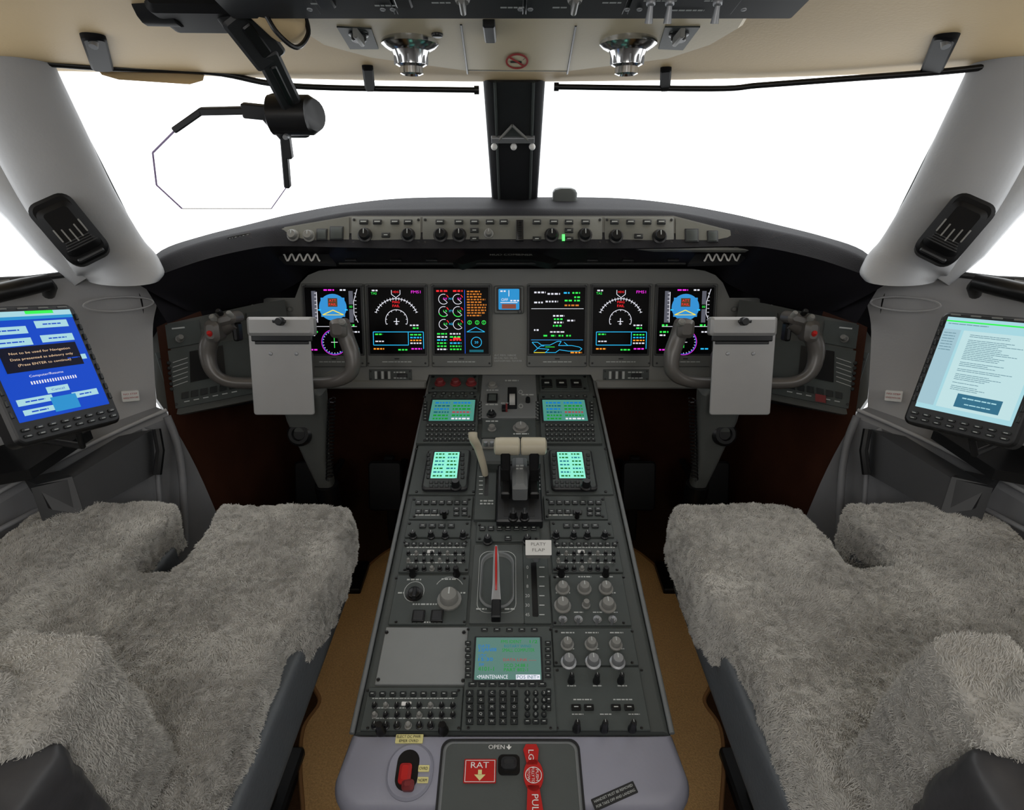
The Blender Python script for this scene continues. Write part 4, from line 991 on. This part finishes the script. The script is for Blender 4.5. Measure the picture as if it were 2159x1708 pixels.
for p,q,w_ in (((370,273),(424,235),.010),((424,235),(520,233),.011),((515,233),(585,240),.022),((560,240),(600,285),.020),((600,280),(607,330),.016),((598,290),(606,392),.010)):
    P1=hs(*p);P2=hs(*q); d_=P2-P1; SS=Surf((P1+P2)/2,d_.cross(S.N),d_); b.lslab(SS,0,0,w_,d_.length+.006,-.006,.006,DARK,.003,.002)
oc=[(372,272),(322,322),(330,390),(384,440),(572,440),(606,392)]
LIL=M('combiner_edge',(150,135,170),.3)
for i in range(len(oc)-1): b.tube([hs(*oc[i]),hs(*oc[i+1])],.0016 if i<3 else .0009,LIL if i!=3 else WHITE,6)
b.add([hs(u,v) for u,v in [(424,236)]+oc+[(600,285),(545,233)]],[tuple(range(9))],HGLASS)
b.knob(S,601,290,6,.008,METAL,False,.004)
b.build()

# ================================================================= seats
def rbox_bm(bm,x0,x1,y0,y1,z0,z1):
    r=bmesh.ops.create_cube(bm,size=1); 
    for v in r['verts']: v.co=Vector(((x0+x1)/2+v.co.x*(x1-x0),(y0+y1)/2+v.co.y*(y1-y0),(z0+z1)/2+v.co.z*(z1-z0)))
    return r['verts']
def softmesh(name,boxes,mat,voxel=.009,smooth=10,disp=.0):
    bm=bmesh.new()
    for bx in boxes:
        vs=rbox_bm(bm,*bx[:6])
        if len(bx)>6:
            M_=bx[6]
            for v in vs: v.co=M_@v.co
    me=bpy.data.meshes.new(name); bm.to_mesh(me); bm.free()
    ob=bpy.data.objects.new(name,me); bpy.context.scene.collection.objects.link(ob)
    m=ob.modifiers.new('r','REMESH'); m.mode='VOXEL'; m.voxel_size=voxel
    m=ob.modifiers.new('s','SMOOTH'); m.factor=.5; m.iterations=smooth
    dg=bpy.context.evaluated_depsgraph_get(); dg.update()
    me2=bpy.data.meshes.new_from_object(ob.evaluated_get(dg)); bpy.data.objects.remove(ob); bpy.data.meshes.remove(me)
    if disp>0:
        nn=[v.normal.copy() for v in me2.vertices]
        for v,nr in zip(me2.vertices,nn):
            p=v.co; k=noise.noise(p*8)*1.0+noise.noise(p*24)*.45+noise.noise(p*60)*.35
            v.co=p+nr*disp*k
    me2.materials.clear(); me2.materials.append(mat); me2.polygons.foreach_set('use_smooth',[True]*len(me2.polygons)); me2.name=name
    ob=bpy.data.objects.new(name,me2); bpy.context.scene.collection.objects.link(ob); return ob
import numpy as np
def fur(name,ob,count,length,parent,rad=.00032):
    me=ob.data; me.calc_loop_triangles(); tris=me.loop_triangles
    co=np.empty(len(me.vertices)*3); me.vertices.foreach_get('co',co); co=co.reshape(-1,3)
    ti=np.array([t_.vertices[:] for t_ in tris]); A_=co[ti[:,0]];B_=co[ti[:,1]];C_=co[ti[:,2]]
    N=np.cross(B_-A_,C_-A_); ar=np.linalg.norm(N,axis=1); N/=np.maximum(ar,1e-12)[:,None]
    wgt=ar*(N[:,2]>-.35); rng=np.random.default_rng(3)
    idx=rng.choice(len(ti),size=count,p=wgt/wgt.sum()); r1=np.sqrt(rng.random(count)); r2=rng.random(count)
    P_=A_[idx]*(1-r1)[:,None]+B_[idx]*(r1*(1-r2))[:,None]+C_[idx]*(r1*r2)[:,None]; Nn=N[idx]
    pts=np.empty((count,4,3)); flow=np.empty((count,3)); clump=np.empty((count,3))
    for i in range(count):
        p=Vector(P_[i]); f1=noise.noise_vector(p*9); f2=noise.noise_vector(p*100+Vector((5,5,5)))
        flow[i]=f1; clump[i]=f2
    base=np.array([.06,-.2,0])
    dirn=Nn*.90+base+flow*.9+clump*.8+rng.normal(0,.15,(count,3))
    dirn/=np.linalg.norm(dirn,axis=1)[:,None]
    d2=dirn+clump*.8+flow*.4-Nn*.5+rng.normal(0,.25,(count,3)); d2/=np.linalg.norm(d2,axis=1)[:,None]
    L=(length*rng.uniform(.6,1.15,count))[:,None]
    pts[:,0]=P_-Nn*.001; pts[:,1]=P_+dirn*L*.4; pts[:,2]=pts[:,1]+(dirn*.5+d2*.5)*L*.33; pts[:,3]=pts[:,2]+d2*L*.3
    cv=bpy.data.hair_curves.new(name); cv.add_curves([4]*count)
    cv.attributes['position'].data.foreach_set('vector',pts.reshape(-1).astype(np.float32)) if 'position' in cv.attributes else cv.position_data.foreach_set('vector',pts.reshape(-1).astype(np.float32))
    ra=cv.attributes.get('radius') or cv.attributes.new('radius','FLOAT','POINT')
    rr=np.tile(np.array([1,1,.8,.35])*rad,count); ra.data.foreach_set('value',rr.astype(np.float32))
    cv.materials.append(FURM); o=bpy.data.objects.new(name,cv); bpy.context.scene.collection.objects.link(o); o.parent=parent; return o
FURM=M('fleece_wool',(186,184,179),.9,var=.42,scale=13,spec=.08)
SZ=.73
for si,sx in enumerate((-1,1)):
    root=empty('pilot_seat'); X=lambda a,b_:(min(sx*a,sx*b_),max(sx*a,sx*b_))
    zt=SZ+.008
    cush=softmesh('fleece_cushion',[
        (*X(.302,.545),.60,.875,SZ-.10,zt),(*X(.296,.53),.64,.85,SZ-.11,zt-.02),
        (*X(.632,.885),.60,.885,SZ-.10,zt),
        (*X(.325,.50),.26,.72,SZ-.075,zt-.004),(*X(.66,.885),.26,.72,SZ-.075,zt),
        (*X(.325,.885),.26,.715,SZ-.075,zt-.012)],FLEECE,.008,20,.010)
    cush.parent=root
    rec=Matrix.Translation(V(0,.33,.70))@Matrix.Rotation(radians(8),4,'X')@Matrix.Translation(V(0,-.33,-.70))
    back=softmesh('fleece_backrest',[(*X(.40,.84),.27,.355,.66,.97,rec),(*X(.368,.455),.31,.405,.69,.945,rec),(*X(.77,.87),.31,.405,.69,.945,rec)],FLEECE,.008,14,.009)
    back.parent=root
    shell=softmesh('backrest_shell',[(*X(.385,.86),.08,.28,.60,.96,rec),(*X(.358,.42),.12,.322,.62,.925,rec)],LEATHD,.009,14,.008); shell.parent=root
    lc=softmesh('leather_cushion',[(*X(.312,.88),.28,.73,SZ-.17,SZ-.06),(*X(.312,.55),.5,.84,SZ-.17,SZ-.06),(*X(.63,.88),.5,.84,SZ-.17,SZ-.06)],LEATH,.009,5,.0); lc.parent=root
    b=B('seat_frame')
    x0,x1=X(.345,.85)
    b.obox(V((x0+x1)/2,.52,SZ-.20),V(1,0,0),V(0,1,0),None,.50,.42,.05,DARK,.01,.005)
    b.obox(V((x0+x1)/2,.50,SZ-.36),V(1,0,0),V(0,1,0),None,.30,.34,.30,DARK,.02,.01)
    b.obox(V((x0+x1)/2,.50,FLZ+.012),V(1,0,0),V(0,1,0),None,.34,.50,.022,DARK,.01,.005)
    b.tube([V(sx*.36,.74,SZ-.2),V(sx*.36,.30,SZ-.21),V(sx*.40,.14,SZ-.1)],.014,DARK,10)
    b.build(root)
    fur('cushion_wool',cush,260000,.0052,root,.0003); fur('backrest_wool',back,140000,.0045,root,.00022)

# ================================================================= lights
w=bpy.data.worlds.new('sky'); bpy.context.scene.world=w; w.use_nodes=True
nt=w.node_tree; bg=nt.nodes['Background']; bg.inputs[0].default_value=(.97,.985,1,1); bg.inputs[1].default_value=2.8
def area(name,loc,rot,size,e,col=(1,.98,.95)):
    l=bpy.data.lights.new(name,'AREA'); l.energy=e; l.size=size; l.color=col
    o=bpy.data.objects.new(name,l); o.location=loc; o.rotation_euler=rot; bpy.context.scene.collection.objects.link(o); return o
area('rear_fill_light',V(0,-.35,1.50),(radians(38),0,0),.5,5.4)  # this and the next lamps: added unseen fill from behind camera, no fixtures
area('rear_fill_light',V(-.55,-.2,1.50),(radians(25),0,radians(10)),.3,1.9)
area('rear_fill_light',V(.55,-.2,1.50),(radians(25),0,radians(-10)),.3,1.9)
cam=bpy.data.cameras.new('camera'); cam.sensor_width=36; cam.lens=36*F/2159; cam.clip_start=.01
co=bpy.data.objects.new('camera',cam); co.location=CAM; co.rotation_euler=(radians(90)-PITCH,0,0); bpy.context.scene.collection.objects.link(co)
bpy.context.scene.camera=co
